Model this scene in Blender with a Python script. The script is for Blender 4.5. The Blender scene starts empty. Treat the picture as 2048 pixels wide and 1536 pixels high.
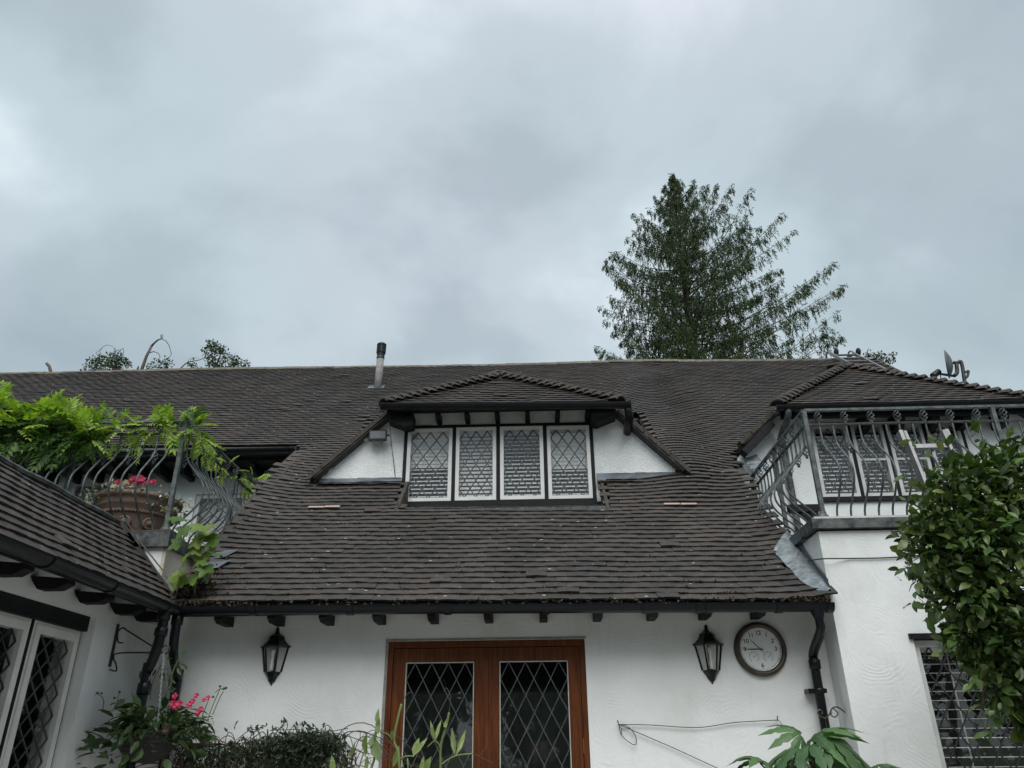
import bpy, math, random
import numpy as np
from mathutils import Vector, Matrix
random.seed(7); rng = np.random.default_rng(7)
scene = bpy.context.scene; COL = scene.collection
R_ = math.radians
# ------------------------------------------------------------------ camera
F_PX = 1528.4; YAW, PITCH, ROLL = R_(-1.636), R_(25.58), R_(-.593)
CAM = Vector((0, -6.2, 1.6))
_f = Vector((math.sin(YAW)*math.cos(PITCH), math.cos(YAW)*math.cos(PITCH), math.sin(PITCH)))
_r0 = Vector((math.cos(YAW), -math.sin(YAW), 0)); _u0 = _r0.cross(_f)
_r = _r0*math.cos(ROLL)+_u0*math.sin(ROLL); _u = _u0*math.cos(ROLL)-_r0*math.sin(ROLL)
cam = bpy.data.cameras.new('camera'); camo = bpy.data.objects.new('camera', cam); COL.objects.link(camo)
cam.sensor_width = 36; cam.lens = 36*F_PX/2048; cam.clip_start = .05; cam.clip_end = 2000
camo.matrix_world = Matrix(((_r.x, _u.x, -_f.x, CAM.x), (_r.y, _u.y, -_f.y, CAM.y), (_r.z, _u.z, -_f.z, CAM.z), (0, 0, 0, 1)))
scene.camera = camo
# ------------------------------------------------------------------ sky, sun, exposure
SUN_EL, SUN_AZ = R_(54), R_(178)          # azimuth measured from +Y clockwise: behind the photographer
world = bpy.data.worlds.new('World'); scene.world = world; world.use_nodes = True
nt = world.node_tree; nt.nodes.clear()
def N(tree, t, **kw):
    n = tree.nodes.new(t)
    for k, v in kw.items():
        if k.startswith('i_'): n.inputs[k[2:].replace('_', ' ')].default_value = v
        else: setattr(n, k, v)
    return n
def ramp(tree, stops, interp='LINEAR'):
    n = tree.nodes.new('ShaderNodeValToRGB'); n.color_ramp.interpolation = interp
    e = n.color_ramp.elements
    while len(e) < len(stops): e.new(.5)
    for el, (p, c) in zip(e, stops):
        el.position = p; el.color = (c[0], c[1], c[2], 1) if len(c) == 3 else c
    return n
def build_sky():
    L = nt.links
    sky = N(nt, 'ShaderNodeTexSky', sky_type='NISHITA', sun_disc=False, sun_elevation=SUN_EL, sun_rotation=SUN_AZ)
    skm = N(nt, 'ShaderNodeMix', data_type='RGBA', blend_type='MULTIPLY'); skm.inputs[0].default_value = 1
    skm.inputs[7].default_value = (.1, .1, .1, 1); L.new(sky.outputs[0], skm.inputs[6])
    tc = N(nt, 'ShaderNodeTexCoord'); sep = N(nt, 'ShaderNodeSeparateXYZ'); L.new(tc.outputs['Generated'], sep.inputs[0])
    # project the view direction on a cloud ceiling
    zc = N(nt, 'ShaderNodeMath', operation='MAXIMUM'); zc.inputs[1].default_value = 0; L.new(sep.outputs[2], zc.inputs[0])
    za = N(nt, 'ShaderNodeMath', operation='ADD'); za.inputs[1].default_value = .62; L.new(zc.outputs[0], za.inputs[0])
    dv = []
    for i in (0, 1):
        d = N(nt, 'ShaderNodeMath', operation='DIVIDE'); L.new(sep.outputs[i], d.inputs[0]); L.new(za.outputs[0], d.inputs[1]); dv.append(d)
    cb = N(nt, 'ShaderNodeCombineXYZ'); L.new(dv[0].outputs[0], cb.inputs[0]); L.new(dv[1].outputs[0], cb.inputs[1]); cb.inputs[2].default_value = 3.7
    n1 = N(nt, 'ShaderNodeTexNoise', i_Scale=2.5, i_Detail=7.0, i_Roughness=.50, i_Distortion=.25); L.new(cb.outputs[0], n1.inputs['Vector'])
    r1 = ramp(nt, [(.30, (.195, .232, .255)), (.44, (.246, .287, .310)), (.56, (.305, .350, .374)), (.72, (.44, .487, .513))], 'EASE'); L.new(n1.outputs[0], r1.inputs[0])
    # pinkish grey drift in some of the cloud
    n2 = N(nt, 'ShaderNodeTexNoise', i_Scale=1.6, i_Detail=2.0); L.new(cb.outputs[0], n2.inputs['Vector'])
    r2 = ramp(nt, [(.42, (.975, 1.005, 1.0)), (.62, (1.03, .99, 1.02))]); L.new(n2.outputs[0], r2.inputs[0])
    mm = N(nt, 'ShaderNodeMix', data_type='RGBA', blend_type='MULTIPLY'); mm.inputs[0].default_value = 1
    L.new(r1.outputs[0], mm.inputs[6]); L.new(r2.outputs[0], mm.inputs[7])
    mx = N(nt, 'ShaderNodeMix', data_type='RGBA'); mx.inputs[0].default_value = .92
    L.new(skm.outputs[2], mx.inputs[6]); L.new(mm.outputs[2], mx.inputs[7])
    bg = N(nt, 'ShaderNodeBackground'); bg.inputs[1].default_value = 1.0; L.new(mx.outputs[2], bg.inputs[0])
    out = N(nt, 'ShaderNodeOutputWorld'); L.new(bg.outputs[0], out.inputs[0])
build_sky()
sl = bpy.data.lights.new('sun', 'SUN'); sl.energy = 1.5; sl.angle = R_(50); sl.color = (1, .985, .96)
so = bpy.data.objects.new('sun', sl); COL.objects.link(so)
_sd = Vector((math.sin(SUN_AZ)*math.cos(SUN_EL), math.cos(SUN_AZ)*math.cos(SUN_EL), math.sin(SUN_EL)))
so.rotation_euler = _sd.to_track_quat('Z', 'Y').to_euler(); so.location = (0, -20, 30)
vs = scene.view_settings; vs.view_transform = 'Standard'; vs.look = 'None'; vs.exposure = 0.95; vs.gamma = 1; vs.use_curve_mapping = False
# ------------------------------------------------------------------ pixel -> place helpers
def ray(x, y): return _f+_r*((x-1024)/F_PX)-_u*((y-768)/F_PX)
def atY(x, y, Y): d = ray(x, y); return CAM+d*((Y-CAM.y)/d.y)
def atX(x, y, X): d = ray(x, y); return CAM+d*((X-CAM.x)/d.x)
def atP(x, y, p0, n): d = ray(x, y); n = Vector(n); return CAM+d*((Vector(p0)-CAM).dot(n)/d.dot(n))
T40 = math.tan(R_(40)); C40, S40 = math.cos(R_(40)), math.sin(R_(40))
def roofz(x, y): return 2.600+T40*(y+.33)-.0115*(x+.275)
def atRoof(x, y): return atP(x, y, (-.275, -.33, 2.6), (.0115, -T40, 1))
# ------------------------------------------------------------------ materials
MATS = {}
def newmat(name):
    m = bpy.data.materials.new(name); m.use_nodes = True; t = m.node_tree; t.nodes.clear()
    o = t.nodes.new('ShaderNodeOutputMaterial'); b = t.nodes.new('ShaderNodeBsdfPrincipled'); t.links.new(b.outputs[0], o.inputs[0])
    MATS[name] = m
    return m, t, b, o
def rnd(t):
    """one random number per piece, whether it is its own object or an island of a joined mesh"""
    g = N(t, 'ShaderNodeNewGeometry'); o = N(t, 'ShaderNodeObjectInfo')
    a = N(t, 'ShaderNodeMath', operation='ADD'); t.links.new(g.outputs['Random Per Island'], a.inputs[0]); t.links.new(o.outputs['Random'], a.inputs[1])
    f = N(t, 'ShaderNodeMath', operation='FRACT'); t.links.new(a.outputs[0], f.inputs[0])
    return f.outputs[0]
def pos(t): return N(t, 'ShaderNodeNewGeometry').outputs['Position']
def noise(t, scale, detail=4, rough=.55, vec=None, stretch=None):
    n = N(t, 'ShaderNodeTexNoise', i_Scale=scale, i_Detail=float(detail), i_Roughness=rough)
    v = vec or pos(t)
    if stretch:
        mp = N(t, 'ShaderNodeMapping'); mp.inputs['Scale'].default_value = stretch; t.links.new(v, mp.inputs[0]); v = mp.outputs[0]
    t.links.new(v, n.inputs['Vector']); return n.outputs[0]
def mixc(t, a, b, fac, blend='MIX'):
    m = N(t, 'ShaderNodeMix', data_type='RGBA', blend_type=blend)
    for i, s in ((6, a), (7, b)):
        if hasattr(s, 'is_output'): t.links.new(s, m.inputs[i])
        else: m.inputs[i].default_value = (s[0], s[1], s[2], 1)
    if hasattr(fac, 'is_output'): t.links.new(fac, m.inputs[0])
    else: m.inputs[0].default_value = fac
    return m.outputs[2]
def bump(t, b, h, strength=.4, dist=.01):
    n = N(t, 'ShaderNodeBump', i_Strength=strength, i_Distance=dist); t.links.new(h, n.inputs['Height']); t.links.new(n.outputs[0], b.inputs['Normal'])
def mathn(t, op, a, b=None):
    n = N(t, 'ShaderNodeMath', operation=op)
    for i, s in enumerate((a, b)):
        if s is None: continue
        if hasattr(s, 'is_output'): t.links.new(s, n.inputs[i])
        else: n.inputs[i].default_value = s
    return n.outputs[0]
def simple(name, c1, c2=None, scale=8, rough=.6, metal=0, bmp=0, bscale=60, spec=.5, rand=0, stretch=None):
    m, t, b, o = newmat(name)
    c2 = c2 or [x*.8 for x in c1]
    r = ramp(t, [(.35, c1), (.65, c2)]); t.links.new(noise(t, scale, 5, stretch=stretch), r.inputs[0]); col = r.outputs[0]
    if rand:
        rr = ramp(t, [(0, (1-rand,)*3), (1, (1+rand,)*3)]); t.links.new(rnd(t), rr.inputs[0]); col = mixc(t, col, rr.outputs[0], 1, 'MULTIPLY')
    t.links.new(col, b.inputs['Base Color']); b.inputs['Roughness'].default_value = rough; b.inputs['Metallic'].default_value = metal
    b.inputs['Specular IOR Level'].default_value = spec
    if bmp: bump(t, b, noise(t, bscale, 4), bmp)
    return m
def leafmat(name, c1, c2, trans=.3, rough=.45, hue=.25, spec=.4):
    m, t, b, o = newmat(name)
    r = ramp(t, [(0, c1), (.75, c2), (1, [x*(1+hue) for x in c2])]); t.links.new(rnd(t), r.inputs[0])
    n = ramp(t, [(.3, (.75,)*3), (.7, (1.15,)*3)]); t.links.new(noise(t, 9, 3), n.inputs[0])
    col = mixc(t, r.outputs[0], n.outputs[0], 1, 'MULTIPLY')
    t.links.new(col, b.inputs['Base Color']); b.inputs['Roughness'].default_value = rough; b.inputs['Specular IOR Level'].default_value = spec
    tr = t.nodes.new('ShaderNodeBsdfTranslucent'); t.links.new(mixc(t, col, (1.1, 1.25, .5), 1, 'MULTIPLY'), tr.inputs[0])
    ms = t.nodes.new('ShaderNodeMixShader'); ms.inputs[0].default_value = trans
    t.links.new(b.outputs[0], ms.inputs[1]); t.links.new(tr.outputs[0], ms.inputs[2]); t.links.new(ms.outputs[0], o.inputs[0])
    return m
def wallmat(name, base, rough_cast=False):
    m, t, b, o = newmat(name)
    st = ramp(t, [(.30, [x*v for x, v in zip(base, (.84, .835, .80))]), (.46, [x*.94 for x in base]), (.62, base)]); t.links.new(noise(t, 1.7, 6, .6), st.inputs[0])
    # faint vertical run marks and specks of dirt
    dr = ramp(t, [(.58, (1, 1, 1)), (.82, (.85, .84, .81))]); t.links.new(noise(t, 5, 4, .6, stretch=(3.5, 3.5, .45)), dr.inputs[0])
    sp = ramp(t, [(.68, (1, 1, 1)), (.76, (.72, .70, .66))]); t.links.new(noise(t, 26, 4, .7), sp.inputs[0])
    c = mixc(t, st.outputs[0], dr.outputs[0], .7, 'MULTIPLY'); c = mixc(t, c, sp.outputs[0], .36, 'MULTIPLY')
    t.links.new(c, b.inputs['Base Color']); b.inputs['Roughness'].default_value = .82; b.inputs['Specular IOR Level'].default_value = .25
    if rough_cast:
        h = mathn(t, 'ADD', noise(t, 42, 3, .6, stretch=(1, 1, 1.6)), mathn(t, 'MULTIPLY', noise(t, 9, 3), 1.2))
        bump(t, b, h, .75, .014)
    else:
        hs = []
        for sc, fr, off in ((1.9, 300, 0), (2.6, 240, 5.3)):
            mp = N(t, 'ShaderNodeMapping'); mp.inputs['Location'].default_value = (off, off*.7, off*.3); t.links.new(pos(t), mp.inputs[0])
            wn = N(t, 'ShaderNodeTexNoise', i_Scale=2.5, i_Detail=2.0); t.links.new(mp.outputs[0], wn.inputs['Vector'])
            wm = mixc(t, mp.outputs[0], wn.outputs['Color'], .16)
            vo = N(t, 'ShaderNodeTexVoronoi', i_Scale=sc, i_Randomness=1.0); t.links.new(wm, vo.inputs['Vector'])
            s = mathn(t, 'SINE', mathn(t, 'MULTIPLY', vo.outputs['Distance'], fr/sc))
            msk = ramp(t, [(.50, (0, 0, 0)), (.66, (1, 1, 1))]); t.links.new(noise(t, sc*2.4, 3, .55), msk.inputs[0])
            brk = mathn(t, 'POWER', noise(t, 9, 3), 1.6)
            hs.append(mathn(t, 'MULTIPLY', mathn(t, 'MULTIPLY', s, msk.outputs[0]), brk))
        h = mathn(t, 'ADD', mathn(t, 'ADD', hs[0], hs[1]), mathn(t, 'ADD', mathn(t, 'MULTIPLY', noise(t, 30, 4), 1.2), mathn(t, 'MULTIPLY', noise(t, 6, 3), 3.0)))
        bump(t, b, h, .24, .0065)
    return m
wallmat('render_white', (.78, .81, .80)); wallmat('roughcast_white', (.81, .84, .83), True)
wallmat('render_stained', (.62, .58, .48))
def tilemat(name, dark, mid, red):
    m, t, b, o = newmat(name)
    r = rnd(t)
    rr = ramp(t, [(0, dark), (.5, mid), (.86, [x*1.2 for x in mid]), (.93, red), (1, [x*.8 for x in red])]); t.links.new(r, rr.inputs[0])
    big = ramp(t, [(.32, (.76, .78, .80)), (.5, (1.0, .99, .98)), (.68, (1.24, 1.12, 1.04))]); t.links.new(noise(t, 1.6, 6, .65), big.inputs[0])
    c = mixc(t, rr.outputs[0], big.outputs[0], 1, 'MULTIPLY')
    fine = ramp(t, [(.3, (.6, .6, .6)), (.7, (1.35, 1.33, 1.3))]); t.links.new(noise(t, 55, 6, .7), fine.inputs[0])
    c = mixc(t, c, fine.outputs[0], .8, 'MULTIPLY')
    moss = ramp(t, [(.60, (0, 0, 0)), (.74, (1, 1, 1))]); t.links.new(noise(t, 7, 6, .65), moss.inputs[0])
    c = mixc(t, c, (.075, .066, .04), mathn(t, 'MULTIPLY', moss.outputs[0], .65))
    # lichen spots with a shape of their own
    li = ramp(t, [(.69, (0, 0, 0)), (.72, (1, 1, 1))]); t.links.new(noise(t, 21, 3, .55), li.inputs[0])
    c = mixc(t, c, (.30, .29, .27), mathn(t, 'MULTIPLY', li.outputs[0], .55))
    vo = N(t, 'ShaderNodeTexVoronoi', i_Scale=7.0, i_Randomness=1.0); mp = N(t, 'ShaderNodeMapping'); mp.inputs['Scale'].default_value = (.7, 1.3, 1.3); t.links.new(pos(t), mp.inputs[0]); t.links.new(mp.outputs[0], vo.inputs['Vector'])
    fl = ramp(t, [(.055, (1, 1, 1)), (.085, (0, 0, 0))]); t.links.new(vo.outputs['Distance'], fl.inputs[0])
    c = mixc(t, c, (.52, .51, .48), mathn(t, 'MULTIPLY', fl.outputs[0], .8))
    t.links.new(c, b.inputs['Base Color']); b.inputs['Roughness'].default_value = .72; b.inputs['Specular IOR Level'].default_value = .35
    h = mathn(t, 'ADD', noise(t, 140, 4, .7), mathn(t, 'MULTIPLY', noise(t, 30, 3), 1.3)); bump(t, b, h, .8, .006)
    return m
tilemat('tile', (.047, .0436, .0414), (.059, .0542, .0510), (.070, .058, .051))
tilemat('tile_hip', (.048, .043, .038), (.064, .057, .05), (.08, .062, .05))
simple('tile_pale', (.44, .32, .27), (.37, .27, .22), rough=.8)
simple('ridge', (.16, .14, .10), (.09, .08, .065), 12, .8, bmp=.5, rand=.2)
simple('verge_mortar', (.075, .066, .053), (.042, .037, .031), 20, .9, bmp=.8, bscale=70)
simple('black_plastic', (.0035, .0045, .007), (.006, .007, .010), 6, .34, spec=.35)
simple('black_timber', (.0045, .005, .007), (.009, .0095, .011), 14, .6, bmp=.3, spec=.25)
simple('iron', (.022, .024, .026), (.045, .048, .05), 30, .5, .3, bmp=.3)
simple('iron_weathered', (.13, .155, .15), (.055, .065, .068), 16, .55, .35, bmp=.4, bscale=90)
simple('lead', (.14, .165, .19), (.08, .095, .11), 9, .5, .3, bmp=.3, bscale=14)
simple('lead_pale', (.27, .305, .315), (.11, .135, .15), 13, .55, .25, bmp=.3, bscale=18, stretch=(1, 2.5, 1))
simple('lead_dark', (.028, .032, .036), (.12, .13, .125), 15, .6, .25, bmp=.5, bscale=25)
simple('came', (.03, .034, .038), (.05, .055, .06), 30, .45, .4)
simple('came_mid', (.075, .083, .088), (.055, .062, .066), 30, .45, .3)
simple('came_pale', (.11, .12, .125), (.07, .08, .085), 30, .4, .4)
simple('white_paint', (.72, .72, .69), (.62, .62, .60), 7, .4)
simple('white_grubby', (.62, .63, .60), (.50, .51, .49), 9, .45)
simple('blind', (.82, .82, .80), (.78, .78, .76), 5, .55)
simple('aluminium', (.29, .29, .285), (.20, .20, .195), 20, .42, .6)
simple('rubber', (.02, .02, .02), None, 10, .7)
simple('flue_grey', (.30, .29, .27), (.19, .185, .175), 14, .8, bmp=.4)
simple('terracotta', (.205, .142, .108), (.155, .105, .080), 8, .8, bmp=.4, bscale=50)
simple('wicker', (.008, .007, .007), (.018, .016, .015), 40, .7, bmp=.6, bscale=90)
simple('chain', (.55, .55, .53), (.4, .4, .39), 30, .35, .8)
simple('bronze', (.055, .045, .036), (.09, .075, .060), 12, .42, .5)
simple('clock_face', (.76, .79, .78), (.72, .75, .74), 4, .45)
simple('ink', (.01, .01, .01), (.015, .015, .015), 4, .6)
simple('brass', (.55, .36, .12), (.42, .27, .08), 14, .28, .9)
simple('bark', (.075, .06, .045), (.04, .033, .026), 18, .9, bmp=.9, bscale=40)
simple('bark_grey', (.14, .125, .11), (.07, .06, .052), 18, .9, bmp=.9, bscale=30)
simple('twig', (.085, .06, .042), (.05, .036, .027), 30, .85)
simple('stem_green', (.11, .15, .045), (.08, .11, .04), 20, .6)
simple('grass', (.045, .075, .02), (.06, .085, .025), 3, .9, bmp=.6, bscale=80)
simple('bounce_paving', (.36, .34, .31), (.29, .275, .25), 4, .85, bmp=.3)  # kept pale to throw light up the walls
simple('felt', (.07, .07, .07), (.05, .05, .05), 6, .9)
simple('dark_room', (.05, .05, .048), None, 3, .9)  # near-black: the dimness of unlit rooms is put into this colour
simple('lamp_plastic', (.45, .47, .46), (.4, .42, .41), 5, .5)
simple('bulb', (.75, .75, .70), None, 5, .3)
simple('dish_grey', (.12, .13, .14), (.09, .10, .105), 8, .5)
simple('cable', (.02, .02, .02), None, 5, .6)
simple('cable_grey', (.55, .55, .53), None, 5, .6)
simple('wire', (.06, .065, .065), (.03, .03, .03), 40, .5, .5)
simple('masonry', (.12, .10, .085), (.05, .043, .038), 26, .95, bmp=1, bscale=30)
leafmat('conifer', (.022, .048, .018), (.050, .082, .026), .12, .6, .35, .25)
leafmat('conifer_gold', (.035, .060, .018), (.075, .095, .028), .14, .6, .3, .25)
leafmat('tree_leaf', (.030, .055, .024), (.060, .085, .035), .25)
leafmat('wisteria', (.16, .27, .035), (.30, .43, .06), .36, .5)
leafmat('wisteria_dark', (.035, .085, .018), (.08, .165, .028), .28, .5)  # deeper copy of the leaf green, shade inside the mound put into colour
leafmat('maple', (.075, .15, .03), (.16, .235, .045), .3)
leafmat('evergreen', (.030, .066, .018), (.082, .135, .034), .2, .38, .4, .45)
leafmat('evergreen_new', (.085, .14, .035), (.15, .19, .055), .2, .35, .3, .5)
leafmat('basket_leaf', (.026, .056, .020), (.056, .096, .034), .22, .45)
leafmat('creeper', (.022, .040, .022), (.045, .068, .034), .2, .5)
leafmat('pea', (.16, .23, .08), (.24, .31, .11), .3, .5)
leafmat('palmate', (.045, .105, .040), (.085, .165, .058), .24, .42)
leafmat('moss', (.030, .024, .018), (.060, .048, .034), .02, .95, .5, .1)
simple('skin', (.42, .26, .19), (.38, .23, .17), 9, .55); simple('shirt', (.02, .022, .028), (.03, .032, .04), 9, .9); simple('trousers', (.03, .035, .05), None, 9, .9); simple('hair', (.035, .025, .018), (.02, .015, .012), 30, .6)
simple('phone_white', (.55, .55, .54), (.5, .5, .49), 5, .25)
leafmat('hedge', (.008, .018, .008), (.016, .030, .012), .08, .7, .4, .2)
leafmat('pink', (.48, .025, .09), (.66, .08, .17), .25, .5, .1)
leafmat('pink_pale', (.75, .25, .33), (.78, .42, .45), .3, .5, .05)
leafmat('white_flower', (.70, .68, .58), (.75, .75, .68), .3, .5, .05)
def woodmat():
    m, t, b, o = newmat('door_wood')
    r = ramp(t, [(.3, (.056, .016, .005)), (.52, (.112, .033, .009)), (.72, (.165, .053, .014))]); t.links.new(noise(t, 9, 6, .6, stretch=(7, 7, .35)), r.inputs[0])
    d = ramp(t, [(.4, (1, 1, 1)), (.75, (.55, .5, .5))]); t.links.new(noise(t, 2.2, 4), d.inputs[0])
    t.links.new(mixc(t, r.outputs[0], d.outputs[0], .8, 'MULTIPLY'), b.inputs['Base Color']); b.inputs['Roughness'].default_value = .42; b.inputs['Specular IOR Level'].default_value = .22
    bump(t, b, noise(t, 40, 4, .6, stretch=(4, 4, .3)), .2, .004)
woodmat()
def glassmat(name, tint, rough=.015):
    m, t, b, o = newmat(name); t.nodes.remove(b)
    tr = N(t, 'ShaderNodeBsdfTransparent'); tr.inputs[0].default_value = (*tint, 1)
    gl = N(t, 'ShaderNodeBsdfGlossy'); gl.inputs['Roughness'].default_value = rough
    ge_ = N(t, 'ShaderNodeNewGeometry'); dt = N(t, 'ShaderNodeVectorMath', operation='DOT_PRODUCT'); t.links.new(ge_.outputs['Normal'], dt.inputs[0]); t.links.new(ge_.outputs['Incoming'], dt.inputs[1])
    c5 = mathn(t, 'POWER', mathn(t, 'SUBTRACT', 1.0, mathn(t, 'ABSOLUTE', dt.outputs['Value'])), 5.0)
    fr = N(t, 'ShaderNodeMath', operation='MULTIPLY_ADD'); t.links.new(c5, fr.inputs[0]); fr.inputs[1].default_value = .90; fr.inputs[2].default_value = .095
    bm = N(t, 'ShaderNodeBump', i_Strength=.06, i_Distance=.01); t.links.new(noise(t, 9, 2), bm.inputs['Height']); t.links.new(bm.outputs[0], gl.inputs['Normal'])
    ms = N(t, 'ShaderNodeMixShader'); t.links.new(fr.outputs[0], ms.inputs[0]); t.links.new(tr.outputs[0], ms.inputs[1]); t.links.new(gl.outputs[0], ms.inputs[2]); t.links.new(ms.outputs[0], o.inputs[0])
glassmat('glass', (.95, .965, .96)); glassmat('glass_lamp', (.9, .9, .88), .08)
# ------------------------------------------------------------------ object helpers
def V3(*a): return Vector(a) if len(a) == 3 else Vector(a[0])
def link(o, parent=None):
    COL.objects.link(o)
    if parent is not None:
        o.parent = parent
        if parent.type == 'EMPTY': o.matrix_parent_inverse = Matrix.Translation(-Vector(parent.location))
    return o
def tag(o, label, cat=None, group=None, kind=None):
    if label: o['label'] = label
    if cat: o['category'] = cat
    if group: o['group'] = group
    if kind: o['kind'] = kind
    return o
def thing(name, loc, label, cat, group=None):
    o = bpy.data.objects.new(name, None); o.empty_display_size = .1; o.location = Vector(loc); COL.objects.link(o)
    return tag(o, label, cat, group)
def mk(name, verts, faces, mats, parent=None, smooth=False, mi=None):
    me = bpy.data.meshes.new(name); me.from_pydata([tuple(v) for v in verts], [], [tuple(f) for f in faces])
    for m in (mats if isinstance(mats, (list, tuple)) else [mats]): me.materials.append(MATS[m])
    if mi is not None: me.polygons.foreach_set('material_index', mi)
    if smooth: me.polygons.foreach_set('use_smooth', [True]*len(me.polygons))
    me.update()
    return link(bpy.data.objects.new(name, me), parent)
def inst(o_or_mesh, name, M, parent, mat=None):
    me = o_or_mesh.data if hasattr(o_or_mesh, 'data') else o_or_mesh
    o = bpy.data.objects.new(name, me); o.matrix_basis = M
    return link(o, parent)
def frame(O, X, Y, Z):
    return Matrix(((X.x, Y.x, Z.x, O.x), (X.y, Y.y, Z.y, O.y), (X.z, Y.z, Z.z, O.z), (0, 0, 0, 1)))
class MB:
    def __init__(s): s.v = []; s.f = []; s.mi = []
    def add(s, vs, fs, m=0):
        b = len(s.v); s.v += [Vector(v) for v in vs]; s.f += [tuple(i+b for i in f) for f in fs]; s.mi += [m]*len(fs); return s
    def hexa(s, p, m=0):
        return s.add(p, [(0, 3, 2, 1), (4, 5, 6, 7), (0, 1, 5, 4), (1, 2, 6, 5), (2, 3, 7, 6), (3, 0, 4, 7)], m)
    def box(s, x0, x1, y0, y1, z0, z1, m=0):
        return s.hexa([(x0, y0, z0), (x1, y0, z0), (x1, y1, z0), (x0, y1, z0), (x0, y0, z1), (x1, y0, z1), (x1, y1, z1), (x0, y1, z1)], m)
    def obox(s, O, U, V, W, u, v, w, m=0):
        q = lambda a, b, c: O+U*a+V*b+W*c
        return s.hexa([q(u[0], v[0], w[0]), q(u[1], v[0], w[0]), q(u[1], v[1], w[0]), q(u[0], v[1], w[0]), q(u[0], v[0], w[1]), q(u[1], v[0], w[1]), q(u[1], v[1], w[1]), q(u[0], v[1], w[1])], m)
    def prism(s, pts, vec, m=0):
        n = len(pts); pts = [Vector(p) for p in pts]; vec = Vector(vec)
        fs = [tuple(range(n-1, -1, -1)), tuple(range(n, 2*n))]+[(i, (i+1) % n, n+(i+1) % n, n+i) for i in range(n)]
        return s.add(pts+[p+vec for p in pts], fs, m)
    def tube(s, path, r, n=8, m=0, caps=True):
        path = [Vector(p) for p in path]; k = len(path); rr = r if isinstance(r, (list, tuple)) else [r]*k
        t = [(path[min(i+1, k-1)]-path[max(i-1, 0)]).normalized() for i in range(k)]
        a = t[0].orthogonal().normalized(); vs = []
        for i in range(k):
            a = (a-t[i]*a.dot(t[i])).normalized(); b = t[i].cross(a)
            for j in range(n):
                th = 2*math.pi*(j+.5)/n; vs.append(path[i]+(a*math.cos(th)+b*math.sin(th))*rr[i])
        fs = [(i*n+j, i*n+(j+1) % n, (i+1)*n+(j+1) % n, (i+1)*n+j) for i in range(k-1) for j in range(n)]
        if caps: fs += [tuple(range(n-1, -1, -1)), tuple(range((k-1)*n, k*n))]
        return s.add(vs, fs, m)
    def lathe(s, prof, O, n=20, ax=(0, 0, 1), m=0, a0=0, a1=2*math.pi):
        ax = Vector(ax).normalized(); O = Vector(O)
        e1 = Vector((1, 0, 0)) if abs(ax.z) > .9 else Vector((0, 0, 1)).cross(ax).normalized()
        e2 = ax.cross(e1); full = abs(a1-a0-2*math.pi) < 1e-6; k = n if full else n+1
        vs = [O+ax*z+(e1*math.cos(a0+(a1-a0)*j/n)+e2*math.sin(a0+(a1-a0)*j/n))*r for r, z in prof for j in range(k)]
        fs = [(i*k+j, i*k+(j+1) % k, (i+1)*k+(j+1) % k, (i+1)*k+j) for i in range(len(prof)-1) for j in range(n)]
        return s.add(vs, fs, m)
    def profile(s, pr, p0, p1, A, B, m=0, closed=True):
        p0, p1, A, B = map(Vector, (p0, p1, A, B)); n = len(pr)
        vs = [p0+A*a+B*b for a, b in pr]+[p1+A*a+B*b for a, b in pr]
        fs = [(i, (i+1) % n, n+(i+1) % n, n+i) for i in range(n)]+[tuple(range(n-1, -1, -1)), tuple(range(n, 2*n))]
        return s.add(vs, fs, m)
    def build(s, name, mats, parent=None, smooth=False):
        return mk(name, s.v, s.f, mats, parent, smooth, s.mi if isinstance(mats, (list, tuple)) else None)
def bez(pts, n=8):
    """Catmull-Rom through pts"""
    p = [Vector(q) for q in pts]; p = [p[0]*2-p[1]]+p+[p[-1]*2-p[-2]]; out = []
    for i in range(1, len(p)-2):
        for j in range(n):
            t = j/n; a, b, c, d = p[i-1], p[i], p[i+1], p[i+2]
            out.append(.5*((2*b)+(c-a)*t+(2*a-5*b+4*c-d)*t*t+(3*b-a-3*c+d)*t**3))
    return out+[p[-2]]
X_, Y_, Z_ = Vector((1, 0, 0)), Vector((0, 1, 0)), Vector((0, 0, 1))
def wall(mb, O, U, V, Wd, W, H, holes, thick=.25, m=0, edges=True):
    """rectangular wall with rectangular holes; Wd = inward direction"""
    O, U, V, Wd = map(Vector, (O, U, V, Wd))
    us = sorted({0, W, *[h[0] for h in holes], *[h[1] for h in holes]}); vs_ = sorted({0, H, *[h[2] for h in holes], *[h[3] for h in holes]})
    ins = lambda a, b: any(h[0] < a < h[1] and h[2] < b < h[3] for h in holes)
    q = lambda a, b, c: O+U*a+V*b+Wd*c
    for w in (0, thick):
        for i in range(len(us)-1):
            for j in range(len(vs_)-1):
                if ins((us[i]+us[i+1])/2, (vs_[j]+vs_[j+1])/2): continue
                mb.add([q(us[i], vs_[j], w), q(us[i+1], vs_[j], w), q(us[i+1], vs_[j+1], w), q(us[i], vs_[j+1], w)], [(0, 1, 2, 3)], m)
    for h in list(holes)+([(0, W, 0, H)] if edges else []):
        c = [(h[0], h[2]), (h[1], h[2]), (h[1], h[3]), (h[0], h[3])]
        for i in range(4):
            a, b = c[i], c[(i+1) % 4]
            mb.add([q(*a, 0), q(*b, 0), q(*b, thick), q(*a, thick)], [(0, 1, 2, 3)], m)
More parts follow.
